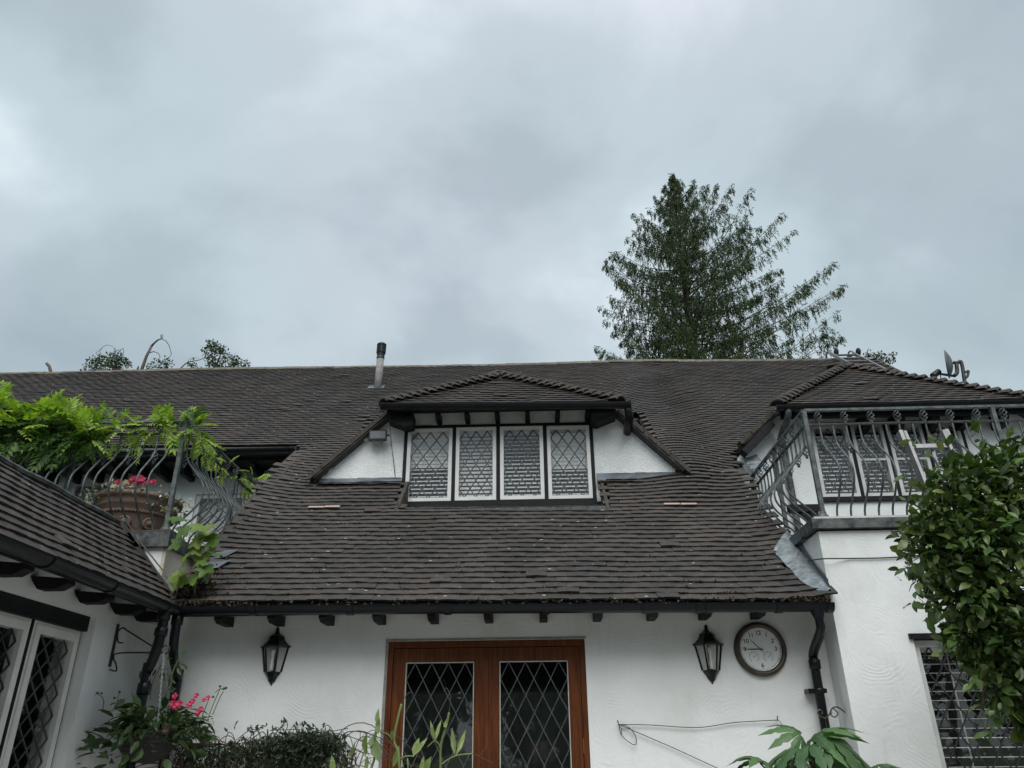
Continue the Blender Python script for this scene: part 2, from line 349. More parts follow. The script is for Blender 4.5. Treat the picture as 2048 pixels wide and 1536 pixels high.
# ------------------------------------------------------------------ leaf scatter
T_LEAF = (np.array([(0, 0, 0), (-.17, .25, .05), (.17, .25, .05), (-.22, .5, .06), (.22, .5, .06), (-.13, .78, .02), (.13, .78, .02), (0, 1, -.10), (0, .5, .0), (0, .25, 0), (0, .78, -.03)]),
          [(0, 9, 1), (0, 2, 9), (1, 9, 8, 3), (9, 2, 4, 8), (3, 8, 10, 5), (8, 4, 6, 10), (5, 10, 7), (10, 6, 7)])
T_DIAM = (np.array([(0, 0, 0), (-.28, .5, .06), (0, 1, -.05), (.28, .5, .06)]), [(0, 3, 2, 1)])
T_LANCE = (np.array([(0, 0, 0), (-.11, .35, .03), (.11, .35, .03), (-.09, .65, .02), (.09, .65, .02), (0, 1, -.06), (0, .5, 0)]), [(0, 2, 6, 1), (1, 6, 3), (2, 4, 6), (3, 6, 4, 5)])
def frames(d, up_jit=.6, roll=None):
    """rows: leaf axis d; returns (n,3,3) with columns x,y,z"""
    n = len(d); d = d/np.linalg.norm(d, axis=1, keepdims=True)
    up = np.tile([0, 0, 1.], (n, 1))+rng.normal(0, up_jit, (n, 3))
    x = np.cross(d, up); x /= np.linalg.norm(x, axis=1, keepdims=True)+1e-9
    z = np.cross(x, d)
    return np.stack([x, d, z], axis=2)
def leaves(name, tmpl, P, D, S, mats, parent=None, up_jit=.6, mi=None, stuff=True, width=1.0):
    tv, tf = tmpl; n = len(P); M = frames(np.asarray(D, float), up_jit)
    tv2 = tv*np.array([width, 1, 1])
    v = np.einsum('nij,kj->nki', M, tv2)*np.asarray(S, float)[:, None, None]+np.asarray(P, float)[:, None, :]
    k = len(tv); fs = []
    me = bpy.data.meshes.new(name)
    loops = np.concatenate([np.array(f) for f in tf]); sizes = np.array([len(f) for f in tf])
    L = (loops[None, :]+(np.arange(n)*k)[:, None]).ravel(); tot = np.tile(sizes, n); st = np.concatenate([[0], np.cumsum(tot)[:-1]])
    me.vertices.add(n*k); me.vertices.foreach_set('co', v.ravel())
    me.loops.add(len(L)); me.loops.foreach_set('vertex_index', L.astype(np.int32))
    me.polygons.add(len(tot)); me.polygons.foreach_set('loop_start', st.astype(np.int32)); me.polygons.foreach_set('loop_total', tot.astype(np.int32))
    for m in (mats if isinstance(mats, (list, tuple)) else [mats]): me.materials.append(MATS[m])
    if mi is not None: me.polygons.foreach_set('material_index', np.repeat(np.asarray(mi, np.int32), len(tf)))
    me.update(calc_edges=True); me.validate()
    o = link(bpy.data.objects.new(name, me), parent)
    if stuff: o['kind'] = 'stuff'
    return o
def tmesh(name, tmpl, mat, smooth=False):
    me = bpy.data.meshes.new(name); me.from_pydata([tuple(v) for v in tmpl[0]], [], [tuple(f) for f in tmpl[1]]); me.materials.append(MATS[mat]); me.update(); return me
def leafM(P, D, S, jit=.5, face=None):
    """matrix for one leaf object"""
    d = Vector(D).normalized(); up = Vector(face) if face is not None else Vector((0, 0, 1))
    up = up+Vector((random.gauss(0, jit), random.gauss(0, jit), random.gauss(0, jit)))
    x = d.cross(up).normalized(); z = x.cross(d)
    return frame(Vector(P), x*S, d*S, z*S)
def rvec():
    v = Vector((random.gauss(0, 1), random.gauss(0, 1), random.gauss(0, 1))); return v.normalized()
# ================================================================== the ground
g = MB(); g.add([(-300, -300, 0), (300, -300, 0), (300, 300, 0), (-300, 300, 0)], [(0, 1, 2, 3)])
tag(g.build('lawn', 'grass'), None, kind='structure')
g = MB(); g.box(-9.0, 9.5, -11.6, .0, -.1, .03); tag(g.build('bounce_patio', 'bounce_paving'), None, kind='structure')  # out of view; slabs extended and kept pale to bounce light onto the walls
# ================================================================== the house
house = thing('house', (0, 0, 0), 'white rendered cottage with brown plain tile roof, dormer and two railed roof terraces', 'house')
XL, XR, YR, YD, YG, YP, YB = -3.05, 2.2, -.27, 1.5, 1.9, -.22, 2.85
# ---- walls
DOOR = (-1.16, .364, 2.371)
mb = MB()
wall(mb, (XL-.25, 0, 0), X_, Z_, Y_, XR-XL+.25, 2.86, [(DOOR[0]-XL+.25, DOOR[1]-XL+.25, -1, DOOR[2])])
mb.build('wall', 'render_white', house)
# left wing wall, facing +x, with its casement opening
ly1 = atX(190, 1252, XL).y; lz1 = 2.36; LD = .075
mb = MB(); wall(mb, (XL, -3.6, 0), Y_, Z_, -X_, 3.6, 2.92, [(.35, ly1+3.6, 1.0, lz1+.1)]); mb.build('wall', 'render_white', house)
mb = MB(); mb.box(-6.5, XL-.001, -3.85, -3.6, 0, 3.05); mb.build('wall', 'render_white', house)
# right wing: front wall and side wall of the terrace
rw0 = atY(1829, 1290, YR); RWX0, RWZ1 = rw0.x, 2.335
mb = MB(); wall(mb, (XR, YR, 0), X_, Z_, Y_, 5.0, 3.11, [(RWX0-XR, RWX0-XR+1.7, 1.0, RWZ1)]); mb.build('wall', 'render_white', house)
mb = MB(); mb.box(XR+.002, XR+.22, YR+.251, 2.0, 0, 3.11); mb.build('wall', 'render_white', house)
mb = MB(); mb.box(7.0, 7.2, YR+.25, 11.4, 0, 5.0); mb.build('wall', 'render_white', house)
# left terrace: parapet pier facing the garden and its return beside the roof
PTOP = 3.17
mb = MB(); mb.box(-7.5, -2.97, YP, YP+.2, 2.3, PTOP); mb.box(-3.16, -2.972, YP+.201, 2.8, 2.3, PTOP-.002); mb.build('parapet', ['render_white'], house)
mb = MB(); mb.box(-2.969, -2.945, YP+.002, .9, 2.5, PTOP-.004); mb.build('parapet_return', 'render_stained', house)
# set-back first-floor wall behind the left terrace
wl = [atY(143, 962, YB), atY(222, 962, YB), atY(392, 988, YB), atY(478, 988, YB)]
mb = MB(); wall(mb, (-12, YB, 2.8), X_, Z_, Y_, 9.3, 2.12, [(wl[0].x+12, wl[1].x+12, .35, wl[0].z-2.8), (wl[2].x+12, wl[3].x+12+.1, .35, wl[2].z-2.8)]); mb.build('wall', 'render_white', house)
mb = MB(); mb.box(-12, 7.2, 11.4, 11.6, 0, 2.7); mb.box(-12.2, -12, 2.0, 11.6, 0, 4.6); mb.build('wall', 'render_white', house)
mb = MB(); mb.prism([(-12.1, 2.6, 4.6), (-12.1, 11.6, 2.7), (-12.1, 5.6, 7.5)], (.1, 0, 0)); mb.build('gable_wall', 'render_white', house)
mb = MB(); mb.prism([(5.8, 2.6, 4.6), (5.8, 11.6, 2.7), (5.8, 5.8, 7.6)], (.1, 0, 0)); mb.box(5.8, 7.0, 2.4, 2.5, 3, 5.0); mb.build('gable_wall', 'render_white', house)
mb = MB(); mb.box(-6.7, -6.5, -3.85, YP, 0, 3.05); mb.box(-6.5, XL-.26, -.26, -.25, 0, 3.0); mb.build('wall', 'dark_room', house)  # closing wall and lining added near-black so the wing looks unlit through its panes
# terrace decks
mb = MB(); mb.box(-12, -3.061, YP+.201, YB, 2.9, 3.0); mb.build('terrace_deck', 'felt', house)
mb = MB(); mb.box(XR+.221, 7.0, YR+.251, YG, 2.9, 3.02); mb.build('terrace_deck', 'felt', house)
# flat top of the left wing
mb = MB(); mb.box(-6.5, -3.40, -3.7, YP-.001, 3.05, 3.20); mb.build('flat_roof', 'felt', house)
# dormer wall (half-hipped gable shape, window cut through it)
dw0, dw1 = atY(806, 1008, YD), atY(1183, 849, YD); DX0, DX1 = -1.395, .648; DZ0, DZ1 = 3.90, 4.80
mb = MB()
def roofpt(x, y, up=0): return Vector((x, y, roofz(x, y)+up))
wall(mb, (-1.60, YD, 3.75), X_, Z_, Y_, 2.52, 1.20, [(DX0+1.60, DX1+1.60, DZ0-3.75, DZ1-3.75)], .12)
mb.prism([(-2.27, YD, 3.9), (-1.601, YD, 3.75), (-1.601, YD, 4.90), (-2.27, YD, 4.22)], (0, .12, 0))
mb.prism([(.921, YD, 3.75), (1.49, YD, 3.9), (1.49, YD, 4.25), (.921, YD, 4.90)], (0, .12, 0))
for x0 in (-2.27, 1.37): mb.box(x0, x0+.12, YD+.121, 2.3, 3.9, 4.24)
mb.build('dormer_wall', 'roughcast_white', house)
# right gable wall
gz = atY(1560, 828, YG).z
mb = MB(); wall(mb, (2.68, YG, 2.9), X_, Z_, Y_, 4.5, 2.10, [(.40, 2.13, 1.08, 2.0)], .15)
mb.prism([(2.27, YG, 2.9), (2.679, YG, 2.9), (2.679, YG, 4.96), (2.27, YG, 4.50)], (0, .15, 0)); mb.box(2.27, 2.4, YG+.151, 3.2, 3.9, 4.5)
mb.build('gable_wall', 'render_white', house)
# ------------------------------------------------------------------ roof tiling
gE = atY(1556, 812, YG-.30); ge = Vector((gE.x, YG-.30, gE.z))
def tile_template(j):
    r = random.Random(j*31+5); w, L, cam_ = .0829, .135, .002+.0015*r.random(); jj = lambda s: r.uniform(-s, s)
    v = [(-w+jj(.001), jj(.004), .026+jj(.0008)), (0, jj(.003), .026+cam_+jj(.0008)), (w+jj(.001), jj(.004), .026+jj(.0008)),
         (-w, L, .006), (0, L, .006+cam_), (w, L, .006)]
    v += [(a, b+.002, c-.0165) for a, b, c in v[:3]]+[(-w, L, -.009), (w, L, -.009)]
    f = [(0, 1, 4, 3), (1, 2, 5, 4), (6, 7, 1, 0), (7, 8, 2, 1), (9, 6, 0, 3), (8, 10, 5, 2)]
    return np.array(v), f
TILES = [tile_template(j) for j in range(10)]
TILE_MESH = [tmesh('roof_tile', t, 'tile') for t in TILES]
def tile_roof(parent, O, U, V, n_courses, u0, u1, inside, single, gauge=.085, width=.165, h=None, jit=1.0):
    """courses of plain tiles on the plane through O spanned by U (along) and V (upslope)"""
    O, U, V = map(Vector, (O, U, V)); Nn = U.cross(V).normalized(); bulk_v = []; bulk_f = []; cnt = 0; base = 0
    for k in range(n_courses):
        far = 1.0 if k < 26 else .35; off = (.5 if k % 2 else 0)*width+random.uniform(-.012, .012)*jit; i0 = int(math.floor(u0/width))-1; i1 = int(math.ceil(u1/width))+1
        crs = random.uniform(-.004, .004)*jit
        for i in range(i0, i1):
            u = i*width+off+random.uniform(-.002, .002); s = k*gauge+crs*far+random.uniform(-.003, .003)*jit*far
            if u < u0+width*.3 or u > u1-width*.3 or not inside(u, s): continue
            lift = 0; sl = 0
            if h:
                lift = h(u, s); sl = (h(u+.05, s)-h(u-.05, s))/.1
            lift += .003*math.sin(u*3.1+s*2.3)+.003*math.sin(u*7.7-s*5.1+1)
            if random.random() < .022*jit*far: lift += random.uniform(.004, .012)
            Ux = (U+Nn*sl).normalized(); Nx = Ux.cross(V).normalized(); a = random.gauss(0, .012)*jit*far; 
            X2 = (Ux*math.cos(a)+V*math.sin(a)).normalized(); Y2 = Nx.cross(X2)
            M = frame(O+U*u+V*s+Nn*lift, X2, Y2, Nx); j = random.randrange(10)
            if single(u, s) and cnt < 300:
                inst(TILE_MESH[j], 'roof_tile', M, parent); cnt += 1
            else:
                tv, tf = TILES[j]; Mn = np.array(M)
                bulk_v.append(tv@Mn[:3, :3].T+Mn[:3, 3]); bulk_f += [tuple(q+base for q in f) for f in tf]; base += len(tv)
    if bulk_v:
        o = mk('roof_tiles', np.concatenate(bulk_v), bulk_f, 'tile', parent); o['kind'] = 'stuff'
RU = Vector((1, 0, -.0115)).normalized(); RV = Vector((0, C40, S40))
RO = Vector((0, -.33, roofz(0, -.33)))
ridgeY = lambda x: 5.755+.0137*x
def s2y(s): return -.33+s*C40
NOTCH = (-1.33, .70, .955)
FLP = sorted([(p.y, p.x) for p in (atRoof(*q_) for q_ in ((1548, 1112), (1560, 1128), (1572, 1141), (1588, 1159), (1600, 1172), (1616, 1183), (1634, 1191), (1652, 1196)))])
def main_inside(u, s):
    y = s2y(s)
    if y < FLP[-1][0] and u > np.interp(y, [a for a, b in FLP], [b for a, b in FLP])+.05: return False
    if y > ridgeY(u)-.05: return False
    if u < -2.80: ok = y > 2.42
    elif u < 2.17: ok = True
    else: ok = y > 1.75 and (u < 2.22 or roofz(u, y) > min(ge.z+.78*(u-ge.x), ge.z+.78*(5.47-u))-.10)
    if NOTCH[0] < u < NOTCH[1] and NOTCH[2] < y < YD+.2: return False
    if -2.2 < u < 1.42 and YD+.02 <= y < 3.2: return False
    return ok
k0, k1 = atRoof(1265, 728), atRoof(1375, 950)
def main_lift(u, s):
    y = s2y(s); t = (y-k1.y)/(k0.y-k1.y); xc = k1.x+(k0.x-k1.x)*t
    b = .09*math.exp(-((u-xc)/.42)**2)*max(0, min(1, (y-.9)/.8))*max(.25, min(1, (ridgeY(u)-y)/1.2))
    if -2.85 <= u < -2.25 and y < 3.0: b += .075*((-2.25-u)/.6)**2*max(0, min(1, (y+.1)/.8))*max(0, min(1, (2.35-y)/.6))
    if 1.75 < u < 2.3 and y < 1.6: b += .06*((u-1.75)/.5)**2
    return b
def roof_sheet(mb, quads, th=.03):
    for q in quads:
        n = (q[1]-q[0]).cross(q[3]-q[0]).normalized(); n = n if n.z > 0 else -n
        mb.prism([p-n*(.012+th) for p in q], n*th)
main_roof = MB()
qd = []
rz = lambda x, y: Vector((x, y, roofz(x, y)))
rq = lambda x0, x1, y0, y1: [rz(x0, y0), rz(x1, y0), rz(x1, y1), rz(x0, y1)]
for a, b, c, d in ((-12.15, -2.80, 2.42, 5.6), (-2.799, NOTCH[0], -.32, YD), (NOTCH[0]+.001, NOTCH[1], -.32, NOTCH[2]), (NOTCH[1]+.001, 2.17, -.32, YD), (-2.799, -2.2, YD+.001, 5.7),
                   (-2.199, 1.42, 3.2, 5.7), (1.421, 2.17, YD+.001, 5.75), (2.171, 2.30, 1.75, 5.75), (2.301, 5.95, 2.45, 5.8)): qd.append(rq(a, b, c, d))
roof_sheet(main_roof, qd)
main_roof.add([(-12.2, 5.6, 7.68), (5.98, 5.83, 7.68), (5.98, 11.9, 2.6), (-12.2, 11.9, 2.6)], [(0, 1, 2, 3)])
main_roof = main_roof.build('roof', 'felt', house); tag(main_roof, 'long brown plain tile roof slope sweeping down over the doors')
tile_roof(main_roof, RO, RU, RV, 94, -12.1, 5.97, main_inside, lambda u, s: -2.8 < u < 2.17 and s < .90, h=main_lift)
# ridge tiles
rt = MB(); pr = [(.135*math.cos(a), .135*math.sin(a)-.055) for a in [R_(x) for x in range(20, 161, 14)]]+[(.115*math.cos(a), .115*math.sin(a)-.055) for a in [R_(x) for x in range(160, 19, -14)]]
rt.profile(pr, (-.148, 0, 0), (.148, 0, 0), (0, 1, 0), (0, 0, 1)); rt = rt.build('ridge_tile', 'ridge', main_roof)
x = -12.0; first = True
while x < 5.9:
    z = 7.635+.012*math.sin(x*.9)+random.uniform(-.004, .004)+.02*math.exp(-((x-k0.x)/.8)**2)
    M = frame(Vector((x, ridgeY(x), z)), Vector((1, .0137, random.uniform(-.01, .01))).normalized(), Vector((-.0137, 1, 0)).normalized(), Z_)
    if first: rt.matrix_basis = M; first = False
    else: inst(rt, 'ridge_tile', M, main_roof)
    x += .3
P, D, S = [], [], []
for _ in range(7500):
    k = min(93, int(abs(random.gauss(0, 16)))); u = random.uniform(-2.75, 2.1); sM = k*.085+random.uniform(-.004, .006)
    if not main_inside(u, sM+.02): continue
    if noise_gate := (math.sin(u*5.3+k*.7)+math.sin(u*11.1-k*1.9)+random.uniform(-1, 1)) < .3: continue
    P.append(RO+RU*u+RV*sM+RU.cross(RV)*(main_lift(u, sM)+random.uniform(.008, .026))); D.append(rvec()); S.append(random.uniform(.008, .022))
for _ in range(1500):      # leaf litter lying in the gutter, thick at both ends
    t = random.choice((random.uniform(-2.7, 2.15), -2.7+abs(random.gauss(0, .25)), 2.15-abs(random.gauss(0, .15)))); yy = random.uniform(-.40, -.30)
    P.append(Vector((max(-2.7, min(2.15, t)), yy, 2.60-.0095*t+random.uniform(-.02, .006)))); D.append(rvec()); S.append(random.uniform(.012, .03))
for _ in range(500):
    u = -2.78+abs(random.gauss(0, .13)); yy = -.33+abs(random.gauss(0, .16)); P.append(rz(u, yy)+Vector((0, 0, .045))); D.append(rvec()); S.append(random.uniform(.015, .035))
leaves('moss', T_LEAF, np.array(P), np.array(D), S, 'moss', main_roof, up_jit=2, width=1.9)
# right verge of the main roof
mb = MB(); mb.obox(rz(5.95, 3.0), X_, RV, X_.cross(RV), (0, .06), (0, 3.6), (-.10, .0)); mb.build('verge', 'verge_mortar', main_roof)
# left verge of the swept roof
mb = MB()
for k in range(40):
    s = k*.085; 
    if s2y(s) > 2.5: break
    p = RO+RU*(-2.83)+RV*s; nn = RU.cross(RV)
    mb.obox(p, RU, RV, nn, (-.01, .13), (0, .085), (-.06, main_lift(-2.74, s)+.014))
mb.build('verge', 'verge_mortar', main_roof)
# left wing roof: its eave runs towards the garden
WT = math.tan(R_(46)); WC, WS = math.cos(R_(46)), math.sin(R_(46)); WX = -2.74
wing_roof = MB(); roof_sheet(wing_roof, [[Vector((WX, -3.75, 2.6)), Vector((WX, YP, 2.6)), Vector((-3.37, YP, 2.6+.63*WT)), Vector((-3.37, -3.75, 2.6+.63*WT))]])
wing_roof = wing_roof.build('roof', 'felt', house); tag(wing_roof, 'brown tiled skirt roof above the white casements of the left wing')
tile_roof(wing_roof, (WX, 0, 2.6), Y_, Vector((-WC, 0, WS)), 11, -3.75, YP+.02, lambda u, s: s < .86, lambda u, s: u > -2.3, jit=1.0)
mb = MB(); mb.tube([Vector((-3.36, y, 2.6+.63*WT+.035+.006*math.sin(y*9))) for y in np.linspace(-3.7, YP-.02, 20)], .022, 6); mb.build('roof_edge', 'lead_dark', wing_roof)
# valley board and lead where the wing roof dies into the pier
p0, p1 = Vector((WX-.03, YP-.01, 2.615)), Vector((-3.36, YP-.01, 2.6+.63*WT+.03)); dv = (p1-p0).normalized(); nv = Vector((WS, 0, WC))
mb = MB(); mb.obox(p0, dv, nv, Y_, (0, (p1-p0).length), (.0, .030), (-.030, .005)); mb.build('valley_fillet', 'verge_mortar', wing_roof)
mb = MB(); mb.tube([p0+nv*.07-Y_*.07+Vector((.02, 0, -.02)), p0+dv*.3+nv*.075-Y_*.05, p0+dv*.62+nv*.06-Y_*.065, p1+nv*.06-Y_*.05, p1+Vector((-.05, -.02, .03))], .005, 6); mb.build('cable', 'lead_dark', wing_roof)
# dormer roof: half hip in front, two side slopes
dl, dr_, dyE, dzE = -1.575, .925, 1.22, 4.935
slopeL = (4.96-4.25)/(1.62-2.30)
AP = atP(1000, 756, (0, dyE, dzE-.015), (0, -math.tan(R_(39)), 1))
def hip_roof(parent, eL, eR, AP, ridge_back, footL, footR, single_front, vergeL=True, vergeR=True):
    """front hip plane between eave corners eL, eR and apex AP; side slopes down to the feet"""
    U = (eR-eL).normalized(); mid = eL+U*((AP-eL).dot(U)); V = (AP-mid).normalized(); Hs = (AP-mid).length; ua = (AP-eL).dot(U); W = (eR-eL).length
    mb = MB(); roof_sheet(mb, [[eL, eR, AP, AP+Vector((.0, .001, 0))]])
    rb = Vector((AP.x, ridge_back, AP.z))
    for e, foot, sg in ((eL, footL, -1), (eR, footR, 1)):
        back = Vector((foot.x, ridge_back, foot.z)); p = [Vector((e.x, foot.y, e.z)), foot, back, rb, AP]
        nn = (foot-e).cross(AP-e).normalized(); nn = nn if nn.z > 0 else -nn
        mb.prism([q-nn*.04 for q in p], nn*.04)
    o = mb.build('roof', 'felt', parent)
    ins = lambda u, s: u-.06 > ua*s/Hs-.02 and u+.06 < W-(W-ua)*s/Hs+.02 and s < Hs-.05
    tile_roof(o, eL, U, V, int(Hs/.085)+1, 0, W, ins, lambda u, s: False)
    # side slopes tiled too
    for e, foot, sg in ((eL, footL, -1), (eR, footR, 1)):
        Us = Y_*(-sg); Vs = AP-foot; Vs.y = 0; Vs.normalize()
        L = ((AP.x-foot.x)**2+(AP.z-foot.z)**2)**.5; Of = Vector((foot.x, 0, foot.z))
        if sg < 0: lo, hi = -ridge_back, -foot.y; Us = -Y_
        else: lo, hi = foot.y, ridge_back; Us = Y_
        sE = ((e.x-foot.x)**2+(e.z-foot.z)**2)**.5
        def ins2(u, s, sg=sg, foot=foot, sE=sE, L=L, e=e):
            y = -u if sg < 0 else u
            ymin = foot.y+.30 if s < sE else max(foot.y+.30, e.y+(AP.y-e.y)*(s-sE)/(L-sE)+.1)
            return y > ymin+.05 and s < L-.05
        tile_roof(o, Of, Us, Vs, int(L/.085)+1, lo, hi, ins2, lambda u, s: False)
    # bonnet hip tiles
    for e, sg in ((eL, -1), (eR, 1)):
        ax = (AP-e).normalized(); n = int((AP-e).length/.115); side = ax.cross(Z_).normalized(); upv = side.cross(ax)
        bt = MB(); k = 9; pts = []
        for yy, rr, zz in ((0, .095, .0), (.02, .10, .01), (.26, .055, -.035)):
            for j in range(k):
                a = R_(8+164*j/(k-1)); pts.append((rr*math.cos(a), yy, rr*.72*math.sin(a)+zz))
        fs = [(i*k+j, i*k+j+1, (i+1)*k+j+1, (i+1)*k+j) for i in range(2) for j in range(k-1)]
        pts += [(p[0]*.86, p[1]+.001, p[2]*.84-.004) for p in pts[:k]]; fs += [(j+1, j, 3*k+j, 3*k+j+1) for j in range(k-1)]
        bt.add(pts, fs); bo = bt.build('hip_tile', 'tile_hip', o, smooth=False)
        for i in range(n+2):
            a = random.gauss(0, .03); X2 = (side*math.cos(a)+upv*math.sin(a)).normalized()
            tilt = .10+random.gauss(0, .02); Yt = (ax*math.cos(tilt)-upv*math.sin(tilt)).normalized(); Zt = X2.cross(Yt).normalized(); Yt = Zt.cross(X2)
            M = frame(e+ax*(i*.115-.02)+upv*(.012+random.uniform(-.004, .004)), X2, Yt, Zt)
            if i == 0: bo.matrix_basis = M
            else: inst(bo, 'hip_tile', M, o)
    for e, foot, on in ((eL, footL, vergeL), (eR, footR, vergeR)):
        if not on: continue
        mb = MB()
        f2 = Vector((foot.x, foot.y, foot.z)); e2 = Vector((e.x, foot.y, e.z)); dd = (f2-e2).normalized(); up = Vector((-dd.z*(1 if dd.x > 0 else -1), 0, abs(dd.x)))
        if up.z < 0: up = -up
        L = (f2-e2).length
        for i in range(int(L/.09)+1):
            w = random.uniform(-.006, .006); mb.obox(e2+dd*(i*.09), dd, Y_, up, (0, .10), (-.02+w, .10), (-.022, .024+w))
        mb.obox(e2, dd, Y_, up, (.0, L+.0), (.03, .10), (-.045, -.023))
        mb.build('verge', 'verge_mortar', o)
    # apex cap
    mb = MB(); mb.lathe([(.14, -.10), (.135, -.02), (.09, .045), (.0, .07)], AP+Vector((0, .02, .0)), 10); mb.build('apex_cap', 'tile_hip', o)
    return o
dfL = Vector((-2.335, YD-.10, 4.225)); dfR = Vector((1.585, YD-.10, 4.225))
o = hip_roof(house, Vector((dl, dyE, dzE)), Vector((dr_, dyE, dzE-.03)), AP, 4.0, dfL, dfR, None); tag(o, 'half-hipped tiled roof of the central dormer')
# right gable roof
sl_ = .78
GAP = Vector((4.105, 2.88, ge.z+1.07)); geR = Vector((5.47, ge.y, ge.z))
o = hip_roof(house, ge, geR, GAP, 4.0, Vector((2.31, YG-.12, ge.z-(ge.x-2.31)*.86)), Vector((geR.x+.6, YG-.12, ge.z-.47)), None, True, False); tag(o, 'half-hipped tiled roof over the right terrace windows')
# ------------------------------------------------------------------ gutters, pipes, rafters
GP = [(.058*math.cos(a), .058*math.sin(a)) for a in [R_(x) for x in range(180, 361, 15)]]+[(.050*math.cos(a), .050*math.sin(a)) for a in [R_(x) for x in range(360, 179, -15)]]
def gutter(p0, p1, side, clips, parent=house, r=1.0):
    p0, p1 = Vector(p0), Vector(p1); mb = MB(); A = Vector(side); mb.profile([(a*r, b*r) for a, b in GP], p0, p1, A, Z_)
    o = mb.build('gutter', 'black_plastic', parent); dd = (p1-p0).normalized(); L = (p1-p0).length
    big = [(a*1.14*r, b*1.14*r) for a, b in GP]
    for c in clips:
        q = p0+dd*(c*L); mb = MB(); mb.profile(big, q-dd*.025, q+dd*.025, A, Z_); mb.build('gutter_bracket', 'black_plastic', o)
    return o
gy, gz_ = -.375, 2.565
gutter((-2.70, gy, gz_+.025), (2.16, gy, gz_-.020), Y_, [.02, .12, .27, .42, .57, .72, .80, .815, .92, .995])
gutter((-2.70, -3.75, gz_+.03), (-2.70, gy+.03, gz_+.015), X_, [.1, .3, .5, .705, .93])
gutter((dl-.02, dyE-.05, dzE-.015), (1.02, dyE-.05, dzE-.065), Y_, [.005, .14, .36, .52, .66, .995], r=.95)
gutter((ge.x-.05, ge.y-.05, ge.z-.03), (6.9, ge.y-.05, ge.z-.03), Y_, [.05, .3, .5], r=.95)
gutter((-12, 2.36, 4.90), (-2.86, 2.36, 4.90), Y_, [.3, .6, .8, .9, .99])
def fascia(*b):
    mb = MB(); mb.box(*b); mb.build('fascia', 'black_timber', house)
fascia(-2.75, 2.17, -.30, -.27, 2.535, 2.60); fascia(-12, -2.84, 2.44, 2.47, 4.832, 4.95); fascia(-12, -2.84, 2.471, YB-.001, 4.80, 4.83)
fascia(dl+.02, dr_-.02, dyE+.03, dyE+.06, 4.86, 4.92); fascia(ge.x+.02, 6.9, ge.y+.03, ge.y+.06, ge.z-.14, ge.z-.02)
mb = MB(); mb.box(-2.80, -2.77, -3.75, -.31, 2.545, 2.61); mb.build('fascia', 'black_timber', house)
def rafter(x, z, y0, y1, w=.075, h=.13, face='y', par=house):
    mb = MB()
    if face == 'y': pts = [(x-w/2, y1, z), (x-w/2, y0, z-.02), (x-w/2, y0, z-.02-h*.35), (x-w/2, y0+.06, z-h), (x-w/2, y1, z-h)]; vec = (w, 0, 0)
    else: pts = [(y1, x-w/2, z), (y0, x-w/2, z-.02), (y0, x-w/2, z-.02-h*.35), (y0-.06, x-w/2, z-h), (y1+.06, x-w/2, z-h), (y1+.02, x-w/2, z-h*.4)]; vec = (0, w, 0)
    mb.prism(pts, vec); mb.build('rafter_tail', 'black_timber', par)
for px in (442, 547, 649, 755, 864, 976, 1087, 1197, 1308, 1415, 1523): rafter(atY(px, 1236, -.2).x, 2.565, -.26, -.001, w=.06, h=.072)
for px, py in ((25, 1150), (110, 1182), (195, 1200), (262, 1222), (303, 1236)): rafter(atX(px, py, -2.9).y, 2.575, -2.81, XL+.001, w=.085, h=.08, face='x')
for px in (820, 878, 935, 995, 1055, 1115, 1175): rafter(atY(px, 832, YD-.1).x, 4.885, dyE+.07, YD-.001, w=.05, h=.075)
for px in (1728, 1793, 1862, 1925, 2000): rafter(atY(px, 830, YG-.15).x, ge.z-.07, ge.y+.07, YG-.001, w=.09, h=.16)
for i in range(15): rafter(-6.9+i*.29, 4.79, 2.49, YB-.001, w=.06, h=.12)
# corbels at the dormer's corners
for x0, sg in ((-1.55, 1), (.89, -1)):
    mb = MB(); mb.prism([(x0, dyE+.07, 4.875), (x0+.27*sg, dyE+.07, 4.875), (x0+.27*sg, dyE+.07, 4.735), (x0+.20*sg, dyE+.07, 4.72), (x0, dyE+.07, 4.80)], (0, .20, 0)); mb.build('eave_box', 'black_timber', house)
def pipe(path, r=.034, collars=(), mat='black_plastic', shoe=None):
    mb = MB(); mb.tube(bez(path, 5) if len(path) > 2 else path, r, 12); o = mb.build('downpipe', mat, house, True)
    for a, b in collars:
        mb = MB(); a, b = Vector(a), Vector(b); dd = (b-a).normalized()
        mb.tube([a, a+dd*.006, b-dd*.006, b], [r*1.1, r*1.26, r*1.26, r*1.1], 12); mb.build('pipe_socket', mat, o, True)
    return o
# right downpipe
xo = atY(1632, 1240, -.3).x
pipe([(xo, gy, 2.52), (xo, gy, 2.42), (xo+.005, gy+.03, 2.36), (xo+.01, -.10, 2.24), (xo+.01, -.075, 2.16), (xo+.01, -.075, 1.9), (xo+.01, -.075, .05)], .034,
     [((xo, gy, 2.53), (xo, gy, 2.45)), ((xo+.01, -.085, 2.19), (xo+.01, -.076, 2.12)), ((xo+.01, -.075, 1.99), (xo+.01, -.075, 1.95))])
mb = MB(); mb.lathe([(.033, -.10), (.06, -.03), (.062, .0)], (xo, gy, 2.535), 14); mb.build('gutter_outlet', 'black_plastic', house, True)
mb = MB(); mb.box(xo-.075, xo+.06, -.10, -.001, 1.955, 1.985); mb.build('pipe_clip', 'black_plastic', house)
